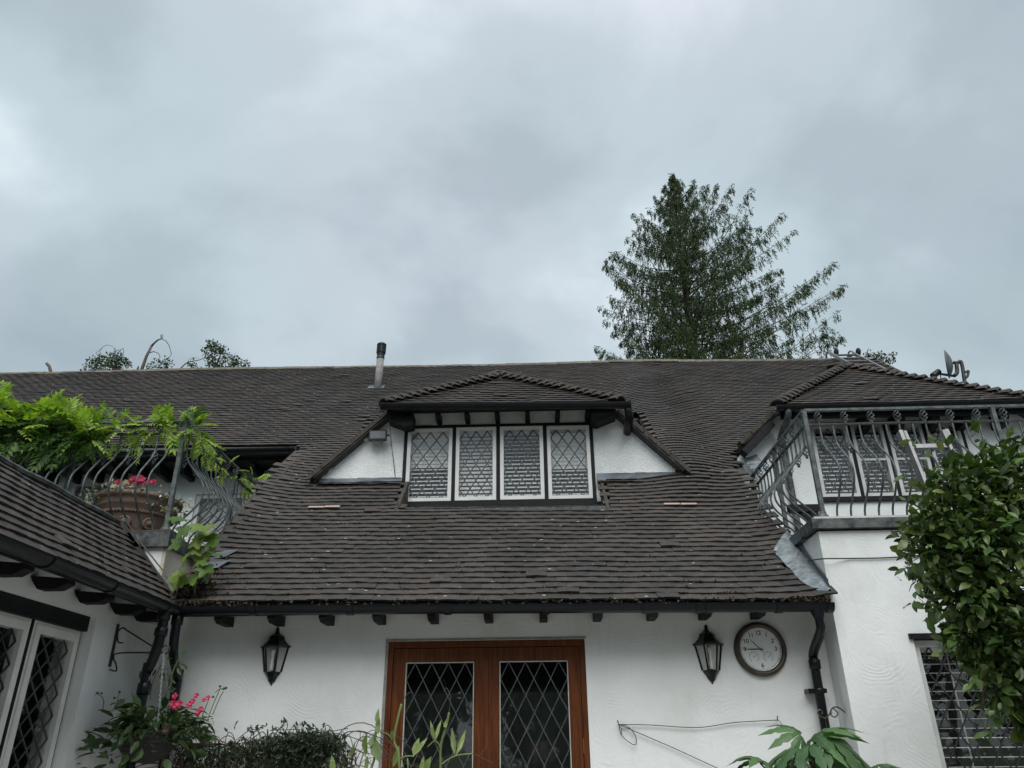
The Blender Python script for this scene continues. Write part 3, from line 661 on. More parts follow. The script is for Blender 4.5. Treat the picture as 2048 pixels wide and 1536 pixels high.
# left pair of downpipes in the inner corner
x1 = atY(362, 1250, -.3).x
pipe([(x1, gy, 2.53), (x1, gy, 2.38), (x1-.01, gy+.06, 2.25), (x1-.05, -.10, 2.12), (x1-.06, -.07, 2.0), (x1-.06, -.07, .05)], .034, [((x1, gy, 2.53), (x1, gy, 2.46))])
x2, y2 = -2.71, gy-.17
pipe([(x2, y2, 2.54), (x2, y2, 2.40), (x2-.01, y2+.0, 2.28), (x2-.05, y2+.02, 2.12), (x2-.06, y2+.02, 2.0), (x2-.06, y2+.02, .05)], .036,
     [((x2, y2, 2.55), (x2, y2, 2.47)), ((x2, y2, 2.42), (x2-.003, y2, 2.36)), ((x2-.06, y2+.02, 2.05), (x2-.06, y2+.02, 1.97))])
# dormer gutter end dropping on to the roof, and the right gable's swan-neck
gx = 1.0
mb = MB(); mb.tube([(gx, dyE-.05, 4.86), (gx+.02, dyE+.0, 4.74), (gx+.02, 1.7, 4.64)], .045, 10); mb.build('downpipe', 'black_plastic', house, True)
gd = atY(1568, 850, YG-.1)
pipe([(gd.x-.02, ge.y-.05, ge.z-.06), (gd.x-.02, ge.y-.02, ge.z-.14), (gd.x-.06, YG-.10, ge.z-.30), (gd.x-.05, YG-.07, ge.z-.42), (gd.x-.03, YG-.06, 4.2), (gd.x-.03, YG-.06, 3.05)], .036,
     [((gd.x-.06, YG-.10, ge.z-.30), (gd.x-.052, YG-.075, ge.z-.40))], 'lead_dark')
# side gutter under the right gable's left verge
v0, v1 = Vector((ge.x-.02, YG-.13, ge.z-.06)), Vector((2.29, YG-.13, ge.z-.06-(ge.x-2.29)*.90))
mb = MB(); mb.obox(v0, (v1-v0).normalized(), Y_, Vector((.7, 0, -.7)).normalized()*-1, (.08, (v1-v0).length+.02), (-.05, .09), (-.08, -.005)); mb.build('bargeboard', 'black_timber', house)
# ------------------------------------------------------------------ lead work
def flash(pts, mat='lead_pale', th=.004, n=6, wob=.006, name='flashing', up=None):
    """wavy lead sheet from four corners"""
    a, b, c, d = map(Vector, pts); nn = (b-a).cross(d-a).normalized(); vs = []; fs = []
    for i in range(n+1):
        for j in range(n+1):
            s, t = i/n, j/n; p = a*(1-s)*(1-t)+b*s*(1-t)+c*s*t+d*(1-s)*t; vs.append(p+nn*(random.uniform(-wob, wob)))
    fs = [(i*(n+1)+j, (i+1)*(n+1)+j, (i+1)*(n+1)+j+1, i*(n+1)+j+1) for i in range(n) for j in range(n)]
    return mk(name, vs, fs, mat, house, True)
def onroof(x, y, l=0): return Vector((x, y, roofz(x, y)))+RU.cross(RV)*l
def flash_strip(outer, y0, y1, l0, mat='lead_pale', nc=6):
    vs, fs = [], []; n = len(outer); nn_ = RU.cross(RV)
    for i, (px, py) in enumerate(outer):
        a_ = atRoof(px, py)+nn_*.047; y = y0+(y1-y0)*i/(n-1); b_ = onroof(XR-.01, y, l0)
        for j in range(nc+1):
            t = j/nc; p = a_.lerp(b_, t)+nn_*(.022*math.sin(math.pi*t)+random.uniform(-.004, .004)); vs.append(p)
    fs = [(i*(nc+1)+j, i*(nc+1)+j+1, (i+1)*(nc+1)+j+1, (i+1)*(nc+1)+j) for i in range(n-1) for j in range(nc)]
    return mk('flashing', vs, fs, mat, house, True)
flash_strip([(1546, 1111), (1560, 1113)], .46, .42, .08); flash_strip([(1550, 1118), (1560, 1128), (1572, 1141), (1582, 1150)], .44, .20, .075); flash_strip([(1578, 1146), (1588, 1159), (1600, 1172), (1616, 1183), (1634, 1191), (1652, 1196)], .25, -.31, .07)
flash([onroof(XR-.014, -.33, .04), onroof(XR-.014, .22, .04), onroof(XR-.016, .22, .11), onroof(XR-.016, -.25, .12)], 'lead', wob=.003)
# flashing under the dormer cheeks and the apron in the notch
for xa, xb in ((-2.28, -1.86), (-1.87, -1.40), (.66, 1.08), (1.07, 1.49)):
    zb = roofz((xa+xb)/2, YD-.03)+.02
    flash([(xa, YD-.016, zb), (xb, YD-.016, zb-.01), (xb, YD-.010, 4.215), (xa, YD-.010, 4.22)], 'lead', wob=.003)
    flash([onroof(xa, YD-.07, .045), onroof(xb, YD-.07, .045), (xb, YD-.012, zb+.005), (xa, YD-.012, zb+.012)], 'lead', wob=.003)
mb = MB(); mb.box(NOTCH[0]+.02, NOTCH[1]-.02, .93, YD-.035, 3.62, 3.70); mb.add([(NOTCH[0]+.02, .93, 3.706), (NOTCH[1]-.02, .93, 3.706), (NOTCH[1]-.02, YD-.03, 3.87), (NOTCH[0]+.02, YD-.03, 3.87)], [(0, 1, 2, 3)]); mb.build('lead_apron', 'lead_dark', house)
for x0, x1 in ((NOTCH[0]-.02, NOTCH[0]+.012), (NOTCH[1]-.012, NOTCH[1]+.02)):
    mb = MB(); mb.prism([(x0, .93, 3.60), (x0, YD-.02, 3.60), (x0, YD-.02, roofz(x0, YD-.02)+.035), (x0, .93, roofz(x0, .93)+.035)], (x1-x0, 0, 0)); mb.build('notch_cheek', 'verge_mortar', house)
# lead at the foot of the right gable, stepped
for i in range(6):
    a = atRoof(1474+i*7, 912+i*9); flash([a+Vector((0, 0, .06)), a+Vector((.16, -.04, .06)), a+Vector((.17, .06, .15)), a+Vector((.03, .08, .13))], wob=.004, n=3)
# lead by the left pier
for i, (px, py) in enumerate(((395, 1150), (412, 1128))):
    a = atRoof(px, py); flash([a+Vector((-.02, 0, .04)), a+Vector((.16, .0, .06)), a+Vector((.22, .10, .14)), a+Vector((.0, .09, .13))], 'lead', wob=.004, n=3)
# parapet caps
mb = MB(); mb.box(XR-.05, 7.1, YR-.045, YR+.26, 3.125, 3.20); mb.build('parapet_cap', 'lead_dark', house)
for ya, yb in ((YR+.262, .12), (.125, .52), (.525, .95)):
    mb = MB(); mb.box(XR-.05, XR+.25, ya, yb, 3.112, 3.196); mb.build('parapet_cap', 'lead', house)
mb = MB(); mb.box(XR-.02, 7.1, YR-.02, YR+.24, 3.202, 3.222); mb.build('cap_board', 'white_grubby', house)
for xa, xb in ((-7.5, -4.2), (-4.195, -3.20), (-3.195, -2.92)):
    mb = MB(); mb.box(xa, xb, YP-.04, YP+.24, PTOP-.085, PTOP+.03); mb.build('parapet_cap', 'lead_dark', house)
mb = MB(); mb.box(-3.18, -2.92, YP+.242, 1.2, PTOP-.08, PTOP+.026); mb.build('parapet_cap', 'lead_dark', house)
mb = MB(); mb.box(-7.5, -2.93, YP-.015, YP+.20, PTOP+.032, PTOP+.058); mb.build('cap_board', 'verge_mortar', house)
# hole in the render of the right pier
c = atX(1600, 1110, XR); mb = MB()
vs = []; n = 16
for j in range(n):
    a = 2*math.pi*j/n; r = .085*(1+.25*math.sin(3*a+1)+random.uniform(-.12, .12)); vs.append((XR-.004, c.y+r*math.cos(a)*1.1, c.z+r*math.sin(a)*.9))
vs += [(XR-.02+random.uniform(-.01, .01), c.y+(v[1]-c.y)*.72, c.z+(v[2]-c.z)*.72) for v in vs[:n]]+[(XR-.006, c.y, c.z)]
mb.add(vs, [(j, (j+1) % n, n+(j+1) % n, n+j) for j in range(n)]+[(n+j, n+(j+1) % n, 2*n) for j in range(n)]); mb.build('exposed_masonry', 'masonry', house, True)
# pale vent tiles
for px, py in ((617, 1023), (649, 1022), (1328, 1017), (1362, 1017)):
    p = atRoof(px, py); mb = MB(); mb.obox(p, RU, RV, RU.cross(RV), (0, .15), (-.006, .028), (.040, .046)); mb.build('vent_tile', 'tile_pale', house)
# black timbers on the terraces
b0 = atY(1505, 1008, 1.0); b1 = atY(1622, 1010, 1.0)
mb = MB(); mb.box(2.43, b1.x+.06, .97, 1.05, b1.z-.07, b1.z); mb.box(b1.x-.02, b1.x+.05, .975, 1.045, 3.021, b1.z-.071); mb.prism([(b1.x-.02, .985, b1.z-.071), (b1.x-.14, .985, b1.z-.071), (b1.x-.02, .985, b1.z-.2)], (0, .05, 0)); mb.build('timber_bench', 'black_timber', house)
q = atY(75, 960, YB-.06); mb = MB(); mb.box(q.x-.09, q.x+.09, YB-.06, YB-.002, 3.0, 4.79); mb.build('post', 'black_timber', house)
# ------------------------------------------------------------------ windows
def clip_poly(p, u0, u1, v0, v1):
    for ax, lim, sg in ((0, u0, 1), (0, u1, -1), (1, v0, 1), (1, v1, -1)):
        out = []
        for i in range(len(p)):
            a, b = p[i-1], p[i]; da, db = (a[ax]-lim)*sg, (b[ax]-lim)*sg
            if (da >= 0) != (db >= 0):
                t = da/(da-db); out.append((a[0]+(b[0]-a[0])*t, a[1]+(b[1]-a[1])*t))
            if db >= 0: out.append(b)
        p = out
        if len(p) < 3: return []
    return p
def area(p): return abs(sum(p[i-1][0]*p[i][1]-p[i][0]*p[i-1][1] for i in range(len(p))))/2
def leaded(parent, O, U, V, W, u0, u1, v0, v1, nx, ny, came='came', cw=.0045, tilt=.006, glass='glass', ph=0):
    """lattice of diamond panes, each a piece of its own; W points outwards"""
    a, b = (u1-u0)/nx/2, (v1-v0)/ny/2; e = .0015
    for i in range(-1, 2*nx+2):
        for j in range(-1, 2*ny+2):
            if (i+j) % 2 == ph: continue
            cu, cv = u0+i*a, v0+j*b
            p = clip_poly([(cu-a+e, cv), (cu, cv-b+e), (cu+a-e, cv), (cu, cv+b-e)], u0, u1, v0, v1)
            if len(p) < 3 or area(p) < a*b*.02: continue
            tu, tv = random.gauss(0, tilt), random.gauss(0, tilt)
            mk('pane', [O+U*x+V*y+W*((x-cu)*tu+(y-cv)*tv) for x, y in p], [tuple(range(len(p)))], glass, parent)
    mb = MB()
    for sg in (1, -1):
        for k in range(-2*ny-2, 2*nx+2*ny+3):
            if k % 2 == (0 if ph == 0 else 1): continue
            # line through lattice nodes: (u-u0)/a - sg*(v-v0)/b = k
            pts = []
            for v in (v0, v1):
                u = u0+a*(k+sg*(v-v0)/b); pts.append((u, v))
            (ua, va), (ub, vb) = pts
            # clip to the opening
            t0, t1 = 0.0, 1.0; du = ub-ua
            for lim, s in ((u0, 1), (u1, -1)):
                f0, f1 = (ua-lim)*s, (ub-lim)*s
                if f0 < 0 and f1 < 0: t0, t1 = 1, 0
                elif f0 < 0: t0 = max(t0, f0/(f0-f1))
                elif f1 < 0: t1 = min(t1, f0/(f0-f1))
            if t1-t0 < .01: continue
            pa = O+U*(ua+du*t0)+V*(va+(vb-va)*t0); pb = O+U*(ua+du*t1)+V*(va+(vb-va)*t1); dd = (pb-pa).normalized(); sd = W.cross(dd)
            mb.obox(pa, dd, sd, W, (0, (pb-pa).length), (-cw, cw), (-.004+.0004*sg, .005+.0004*sg))
    mb.build('lead_lattice', came, parent)
def rim(parent, O, U, V, W, u0, u1, v0, v1, t, w, mat, name='casement_frame', tb=None):
    mb = MB(); tb = tb or t
    mb.obox(O, U, V, W, (u0, u1), (v0, v0+tb), w); mb.obox(O, U, V, W, (u0, u1), (v1-t, v1), w)
    mb.obox(O, U, V, W, (u0, u0+t), (v0+tb, v1-t), w); mb.obox(O, U, V, W, (u1-t, u1), (v0+tb, v1-t), w)
    return mb.build(name, mat, parent)
def blind(parent, O, U, V, W, u0, u1, v0, v1, back=.07, pitch=.045, tilt=.35, head=.05, depth=.034):
    mb = MB(); mb.obox(O, U, V, W, (u0, u1), (v1-head, v1), (-back-.02, -back+.02)); mb.build('blind_rail', 'blind', parent)
    v = v1-head-.02
    while v > v0+.01:
        tl = tilt((v-v0)/(v1-v0)) if callable(tilt) else tilt
        dp = depth((v-v0)/(v1-v0)) if callable(depth) else depth
        tl += random.gauss(0, .03); c, sn = math.cos(tl), math.sin(tl)
        q = O+U*u0+V*v-W*back; D = (W*c-V*sn); Nn = (V*c+W*sn)
        mb = MB(); mb.obox(q, U, D, Nn, (0, u1-u0), (-dp/2, dp/2), (-.0012, .0012)); mb.build('blind_slat', 'blind', parent)
        v -= pitch
def win_root(name, mb, mat, label=None):
    o = mb.build(name, mat, house)
    if label: o['label'] = label
    return o
# central dormer: four leaded casements in a black frame
O = Vector((DX0, YD, DZ0)); U, V, W = X_, Z_, -Y_; WW, HH = DX1-DX0, DZ1-DZ0
mb = MB(); fr = .042; x1_ = [atY(px, 900, YD).x-DX0 for px in (908.5, 996.5, 1090.5)]
mb.obox(O, U, V, W, (.001, WW-.001), (.0, fr), (-.09, .035)); mb.obox(O, U, V, W, (.001, WW-.001), (HH-.035, HH), (-.09, .02))
for a in [.0]+x1_+[WW-.04]:
    c = a+.02 if a in (.0, WW-.04) else a
    mb.obox(O, U, V, W, (c-.019, c+.019), (fr, HH-.035), (-.09, .018))
mb.obox(O, U, V, W, (-.06, WW+.06), (-.035, -.001), (-.02, .06))
dwin = win_root('window', mb, 'black_timber', 'four-light leaded dormer window in a black frame')
edges_ = [.0]+x1_+[WW]
for i in range(4):
    a = (edges_[i]+(.040 if i == 0 else .021)); b = edges_[i+1]-(.040 if i == 3 else .021)
    w0 = (-.05, .022) if i in (0, 3) else (-.045, .034)
    rim(dwin, O, U, V, W, a, b, fr+.002, HH-.037, .038, w0, 'white_paint')
    Og = O+W*(-.005 if i in (0, 3) else .006)
    leaded(dwin, Og, U, V, W, a+.038, b-.038, fr+.04, HH-.075, 3, 4, tilt=.012, cw=.006, came='came_mid')
    blind(dwin, O, U, V, W, a+.01, b-.01, fr+.01, HH-.02, back=.075, pitch=.043, tilt=[lambda f: 1.35 if f > .45 else .95, lambda f: 1.15, lambda f: .9, lambda f: 1.35 if f > .4 else .95][i], depth=[lambda f: .046 if f > .45 else .020, lambda f: .034, lambda f: .018 if f > .55 else .027, lambda f: .046 if f > .4 else .022][i])
# right gable: four lights
O = Vector((3.08, YG, 3.98)); WW, HH = 1.73, .92
mb = MB(); mb.obox(O, U, V, W, (.001, WW-.001), (0, .05), (-.10, .03)); mb.obox(O, U, V, W, (.001, WW-.001), (HH-.03, HH), (-.1, .015))
for c in (.02, WW*.27, WW*.5, WW*.75, WW-.02): mb.obox(O, U, V, W, (c-.019, c+.019), (.05, HH-.03), (-.1, .012))
gwin = win_root('window', mb, 'black_timber', 'four-light leaded window behind the right balcony railing')
ed = [.0, WW*.27, WW*.5, WW*.75, WW]
for i in range(4):
    a = ed[i]+(.04 if i == 0 else .021); b = ed[i+1]-(.04 if i == 3 else .021)
    rim(gwin, O, U, V, W, a, b, .052, HH-.032, .036, (-.05, .02), 'white_grubby')
    leaded(gwin, O-W*.006, U, V, W, a+.036, b-.036, .088, HH-.068, 3, 4, tilt=.01, cw=.0055, came='came_mid')
    blind(gwin, O, U, V, W, a+.01, b-.01, .02, HH-.02, back=.07, pitch=.046, tilt=.85, depth=.024)
    if i in (1, 2):
        mb = MB(); mb.obox(O, U, V, W, (a+.036, b-.036), (.46, .485), (-.03, .012)); mb.build('transom', 'white_grubby', gwin)
# left terrace windows
for a, b, lab in ((wl[0], wl[1], 'leaded casement behind the terracotta planter'), (wl[2], wl[3]+Vector((.1, 0, 0)), 'leaded casement behind the corner of the left railing')):
    O = Vector((a.x, YB, 3.15)); WW, HH = b.x-a.x, a.z-3.15
    mb = MB(); mb.obox(O, U, V, W, (.001, WW-.001), (0, .05), (-.1, -.02)); w = win_root('window', mb, 'white_grubby', lab)
    rim(w, O, U, V, W, .001, WW-.001, .051, HH-.001, .05, (-.09, -.03), 'white_paint')
    leaded(w, O-W*.06, U, V, W, .051, WW-.051, .10, HH-.05, 3, 9, tilt=.02)
    mb = MB(); mb.obox(O, U, V, W, (0, WW), (0, HH), (-.14, -.135)); mb.build('curtain', 'white_grubby', w)
# left wing casements (facing +x)
O = Vector((XL-LD-.02, 0, 0)); U, V, W = -Y_, Z_, X_
yj = [ly1-.012, atX(66, 1240, XL-LD).y]; cwid = yj[0]-yj[1]; ztop = atX(172, 1264, XL-LD).z-.005
mb = MB(); mb.box(XL-.15, XL-.045, -3.24, ly1-.001, ztop+.002, lz1+.099); 
for i in range(4):
    y = yj[0]-cwid*(i+1)+.012
    mb.box(XL-.14, XL-.075, y-.012, y+.010, 1.0, ztop)
mb.box(XL-.16, XL-LD-.01, yj[0]+.001, ly1-.001, 1.0, ztop)
lwin = win_root('window', mb, 'black_timber', 'row of white leaded casements under the left wing eave')
for i in range(3):
    y = yj[0]-cwid*i; u0 = -y+.004; u1 = u0+cwid-.028
    rim(lwin, O, U, V, W, u0, u1, 1.02, ztop, .022, (-.06, .015), 'white_paint', 'outer_frame')
    rim(lwin, O, U, V, W, u0+.023, u1-.023, 1.043, ztop-.023, .05, (-.04, .028), 'white_paint')
    leaded(lwin, O-W*.006, U, V, W, u0+.074, u1-.074, 1.094, ztop-.074, 3, 9, came='came_pale' if i == 0 else 'came', cw=.004, tilt=.004)
# right wing ground-floor window
O = Vector((RWX0, YR+.05, 1.0)); U, V, W = X_, Z_, -Y_; WW, HH = 1.7, RWZ1-1.0
mb = MB(); mb.obox(O, U, V, W, (-.03, WW), (HH-.035, HH+.004), (-.06, .075)); mb.obox(O, U, V, W, (.001, WW), (0, .04), (-.1, .04))
rwin = win_root('window', mb, 'black_timber', 'tall leaded casement with white blind slats in the right wing')
rim(rwin, O, U, V, W, .003, .72, .041, HH-.04, .045, (-.07, .012), 'white_grubby'); rim(rwin, O, U, V, W, .74, 1.45, .041, HH-.04, .06, (-.07, .02), 'white_paint')
leaded(rwin, O-W*.02, U, V, W, .048, .675, .086, HH-.085, 4, 5, tilt=.004); leaded(rwin, O-W*.02, U, V, W, .80, 1.39, .101, HH-.10, 4, 5, tilt=.004)
blind(rwin, O, U, V, W, .02, .70, .05, HH-.02, back=.13, pitch=.062, tilt=.05, head=.09, depth=.05)
mb = MB(); mb.obox(O, U, V, W, (.33, .338), (.05, HH-.1), (-.20, -.19)); mb.build('blind_cord', 'blind', rwin)
mb = MB(); mb.box(RWX0-.1, 6, .9, .95, .3, 3.0); mb.box(RWX0-.1, RWX0-.05, YR+.25, .9, .3, 3.0); mb.build('shade_lining', 'dark_room', house)  # near-black box behind the glass, standing in for the room's shade
# ------------------------------------------------------------------ the doors
O = Vector((DOOR[0], 0, .05)); WW, HH = DOOR[1]-DOOR[0], DOOR[2]-.05; U, V, W = X_, Z_, -Y_
mb = MB(); f_ = .042
for u in ((.0, f_), (WW-f_, WW)): mb.obox(O, U, V, W, u, (0, HH-.05), (-.10, -.012))
mb.obox(O, U, V, W, (.0, WW), (HH-.05, HH-.001), (-.10, -.010)); mb.obox(O, U, V, W, (-.0, WW), (-.049, -.001), (-.14, .02))
door = mb.build('door', 'door_wood', house); tag(door, 'brown wooden double doors with diamond leaded glass')
half = WW/2
def stile_rail(a, b, sl, sr):
    lf = MB(); top = HH-.054
    lf.obox(O, U, V, W, (a, a+sl), (.003, top), (-.075, -.025)); lf.obox(O, U, V, W, (b-sr, b), (.003, top), (-.075, -.025))
    lf.obox(O, U, V, W, (a+sl, b-sr), (top-.10, top), (-.075, -.026)); lf.obox(O, U, V, W, (a+sl, b-sr), (.003, .24), (-.075, -.026))
    l = lf.build('door_leaf', 'door_wood', door)
    u0, u1, v0, v1 = a+sl, b-sr, .24, top-.10
    rim(door, O, U, V, W, u0, u1, v0, v1, .007, (-.060, -.034), 'white_grubby', 'glazing_bead')
    leaded(door, O-W*.045, U, V, W, u0+.007, u1-.007, v0+.007, v1-.007, 4, 8, came='came_pale', cw=.0032, tilt=.0025)
stile_rail(f_+.003, half-.004, .095, .09); stile_rail(half+.001, WW-f_-.003, .10, .09)
mb = MB(); mb.obox(O, U, V, W, (half-.006, half+.016), (.003, HH-.055), (-.0245, -.016)); mb.build('astragal', 'door_wood', door)
for z in (1.55, .9, .3): 
    mb = MB(); mb.tube([(DOOR[1]-f_-.001, -.0+.018, z+.02), (DOOR[1]-f_-.001, .018, z+.12)], .007, 8); mb.build('hinge', 'brass', door)
# strip of flaking edge on the render round the doors
mb = MB(); mb.box(DOOR[0]-.018, DOOR[0]-.001, -.008, .02, 0, DOOR[2]+.014); mb.box(DOOR[0]-.018, DOOR[1]+.010, -.007, .02, DOOR[2]+.001, DOOR[2]+.013); mb.build('door_trim', 'flue_grey', door)
# ================================================================== railings
HB = [(0, 0), (.03, .0), (.09, .025), (.17, .115), (.26, .195), (.34, .215), (.42, .19), (.50, .12), (.58, .045), (.64, .008), (.70, 0), (.78, 0)]
def railing(name, label, base, pts, z_top, z_low, posts, spacing=.113, group=None):
    root = thing(name, base, label, 'railing')
    z0 = base[2]
    # shared meshes in a local frame: x outwards, z up
    def bal(H):
        mb = MB(); path = bez([(w, 0, h*(H/.80)) for h, w in HB]+[(0, 0, H)], 3); mb.tube(path, .0085, 7); return mb
    def cage(z, L, r):
        mb = MB()
        for k in range(4):
            mb.tube([(math.cos(2*math.pi*(k/4+t*.75))*r*math.sin(math.pi*t)**.7, math.sin(2*math.pi*(k/4+t*.75))*r*math.sin(math.pi*t)**.7, z+L*t) for t in np.linspace(.0, 1, 9)], .0045, 5)
        for zz in (z, z+L): mb.tube([(0, 0, zz-.012), (0, 0, zz+.012)], .012, 7)
        return mb
    H = z_low-z0; plain = None
    me_b = bal(H); me_b = mk('baluster', me_b.v, me_b.f, 'iron_weathered', root, True); me_c = cage(H*.70, .10, .027); me_c = mk('basket_twist', me_c.v, me_c.f, 'iron_weathered', me_b, True)
    Lf = z_top-z_low; me_f = cage(H+.012, Lf-.024, .03); me_f = mk('basket_finial', me_f.v, me_f.f, 'iron_weathered', me_b, True)
    firstM = [True]; cnt = 0
    for (a, b, out) in pts:
        a, b, out = Vector(a), Vector(b), Vector(out); L = (b-a).length; dd = (b-a).normalized(); n = int(L/spacing)
        for z, r, nm in ((z_top, .017, 'handrail'), (z_low, .012, 'mid_rail'), (z0+.012, .012, 'bottom_rail')):
            mb = MB(); p0 = Vector((a.x, a.y, z)); mb.obox(p0, dd, out, Z_, (0, L), (-r, r), (-r*.6, r*.6)); mb.build(nm, 'iron' if nm != 'handrail' else 'iron_weathered', root)
        for i in range(1, n+1):
            p = a+dd*(i*L/(n+1)); jz = random.gauss(0, .03)
            o2 = (out+dd*jz).normalized(); M = frame(Vector((p.x, p.y, z0)), o2, Z_.cross(o2), Z_)
            if i % 2:
                if firstM[0]:
                    me_b.matrix_basis = M; firstM[0] = False
                else:
                    o = inst(me_b, 'baluster', M, root); inst(me_c, 'basket_twist', Matrix(), o); inst(me_f, 'basket_finial', Matrix(), o)
            else: inst(me_b, 'baluster', M, root)
    for p in posts:
        mb = MB(); mb.box(p[0]-.017, p[0]+.017, p[1]-.017, p[1]+.017, z0, z_top-.008); mb.lathe([(.05, 0), (.05, .02), (.03, .05), (.028, .07)], (p[0], p[1], z0), 8)
        mb.build('post', 'iron_weathered', root)
    return root
ry = YR+.10; rx = XR+.10
c0 = atY(1612, 815, ry)
railing('balcony_railing', 'bare grey iron balcony railing with bellied bars and a ladder against it', (rx, ry, 3.222),
        [((rx, ry, 0), (5.6, ry, 0), (0, -1, 0)), ((rx, 1.62, 0), (rx, ry, 0), (-1, 0, 0))], 4.175, 4.045, [(rx, ry), (3.87, ry), (rx, .75), (rx, 1.6)])
lx, ly = -3.03, YP+.10; lt = atY(364, 842, ly)
railing('balcony_railing', 'bellied iron balcony railing draped in wisteria', (lx, ly, PTOP+.058),
        [((-6.0, ly, 0), (lx, ly, 0), (0, -1, 0)), ((lx, ly, 0), (lx, 2.2, 0), (1, 0, 0))], lt.z, lt.z-.115, [(lx, ly), (lx, 1.1), (-3.95, ly), (-5.2, ly), (lx, 2.18)])
# ================================================================== things on the walls
def lantern(px, py, label):
    c = atY(px, py, -.0); root = thing('wall_lantern', (c.x, -.001, c.z-.2), label, 'lantern', 'coach lanterns either side of the doors')
    cx, cz = c.x, c.z
    A = [math.pi+math.pi*j/3 for j in range(4)]
    def ring(r, z): return [Vector((cx+r*math.cos(a), -.004+r*math.sin(a), cz+z)) for a in A]
    def shell(mb, prof):
        rs = [ring(r, z) for r, z in prof]
        for i in range(len(rs)-1):
            for j in range(3): mb.add([rs[i][j], rs[i][j+1], rs[i+1][j+1], rs[i+1][j]], [(0, 1, 2, 3)])
        for r in (rs[0], rs[-1]): mb.add(r, [(0, 1, 2, 3)])
    mb = MB(); shell(mb, [(.118, .060), (.122, .068), (.095, .085), (.068, .115), (.058, .145), (.030, .160), (.016, .178), (.013, .205), (.004, .215)]); mb.build('lantern_roof', 'black_plastic', root)
    mb = MB(); shell(mb, [(.062, -.118), (.060, -.130), (.040, -.155), (.026, -.185), (.010, -.198), (.003, -.215)]); mb.build('lantern_base', 'black_plastic', root)
    top, bot = ring(.100, .062), ring(.064, -.118)
    for j in range(4):
        mb = MB(); mb.tube([bot[j], top[j]], .0075, 6); mb.build('frame_bar', 'black_plastic', root)
    for j in range(3):
        n = ((top[j]+top[j+1])/2-Vector((cx, 0, cz))).normalized()*-.003
        mk('pane', [bot[j]+n, bot[j+1]+n, top[j+1]+n, top[j]+n], [(0, 1, 2, 3)], 'glass_lamp', root)
    mb = MB(); mb.lathe([(.014, -.11), (.016, -.06), (.012, -.055), (.012, .0), (.018, .02), (.015, .045), (.0, .05)], (cx, -.045, cz), 10); mb.build('bulb', 'bulb', root, True)
    mb = MB(); mb.box(cx-.012, cx+.012, -.006, .0, cz-.15, cz+.12); mb.build('back_plate', 'black_plastic', root)
lantern(549.5, 1312, 'black coach lantern on the wall above the tangled climber')
lantern(1418, 1308, 'black coach lantern on the wall between the doors and the round clock')
# clock
cc = atY(1521.5, 1298, -.03); root = thing('wall_clock', (cc.x, -.001, cc.z-.2), 'round white-faced clock with brown rim on the white wall beside the downpipe', 'clock')
R0 = .197
mb = MB(); mb.lathe([(R0, .0), (R0+.002, -.02), (R0-.008, -.04), (R0-.024, -.046), (R0-.036, -.036), (R0-.040, -.022)], (cc.x, 0, cc.z), 48, (0, 1, 0)); mb.build('rim', 'bronze', root, True)
mb = MB(); mb.lathe([(R0-.039, -.026), (R0-.045, -.028), (R0-.048, -.020)], (cc.x, 0, cc.z), 48, (0, 1, 0)); mb.build('inner_bezel', 'chain', root, True)
mb = MB(); mb.lathe([(R0-.038, -.018), (.0001, -.018)], (cc.x, 0, cc.z), 48, (0, 1, 0)); mb.build('face', 'clock_face', root)
def text_part(s, x, z, size, parent, y=-.0195):
    cu = bpy.data.curves.new('t', 'FONT'); cu.body = s; cu.size = size; cu.align_x = 'CENTER'; cu.align_y = 'CENTER'; cu.extrude = .0004; cu.offset = .0006
    ob = bpy.data.objects.new('t', cu); COL.objects.link(ob); bpy.context.view_layer.update()
    me = bpy.data.meshes.new_from_object(ob.evaluated_get(bpy.context.evaluated_depsgraph_get())); bpy.data.objects.remove(ob); bpy.data.curves.remove(cu)
    me.name = 'numeral'; me.materials.clear(); me.materials.append(MATS['ink'])
    o = bpy.data.objects.new('numeral', me); o.matrix_basis = frame(Vector((x, y, z)), X_, Z_, -Y_); return link(o, parent)
for h in (12, 1, 2, 3, 6, 9, 10, 11):
    a = R_(90-30*h); text_part(str(h), cc.x+.117*math.cos(a), cc.z+.117*math.sin(a), .044, root)
mb = MB()
for k in range(60):
    a = R_(6*k); r0, r1, w = (.139, .147, .0018) if k % 5 else (.136, .148, .0035)
    rad = Vector((math.cos(a), 0, math.sin(a))); tn = Vector((-math.sin(a), 0, math.cos(a))); mb.obox(Vector((cc.x, -.0187, cc.z)), rad, tn, Y_, (r0, r1), (-w/2, w/2), (-.0004, .0))
mb.build('minute_marks', 'ink', root)
for hx, hz, rr in ((-.055, -.055, .036), (.052, -.055, .036)):
    mb = MB(); O = Vector((cc.x+hx, -.0187, cc.z+hz))
    for k in range(19):
        a = R_(-50+280*k/18); rad = Vector((math.cos(a), 0, math.sin(a))); tn = Vector((-math.sin(a), 0, math.cos(a))); mb.obox(O, rad, tn, Y_, (rr-.005 if k % 2 else rr-.003, rr+.003), (-.0016, .0016), (-.0004, 0))
        if hx > 0: mb.obox(O, rad, tn, Y_, (rr*.62, rr*.68), (-.0012, .0012), (-.0004, 0))
    a = R_(35); rad = Vector((math.cos(a), 0, math.sin(a))); tn = Vector((-math.sin(a), 0, math.cos(a))); mb.obox(O, rad, tn, Y_, (-.009, .022), (-.0014, .0014), (-.002, -.0006)); mb.build('sub_dial', 'ink', root)
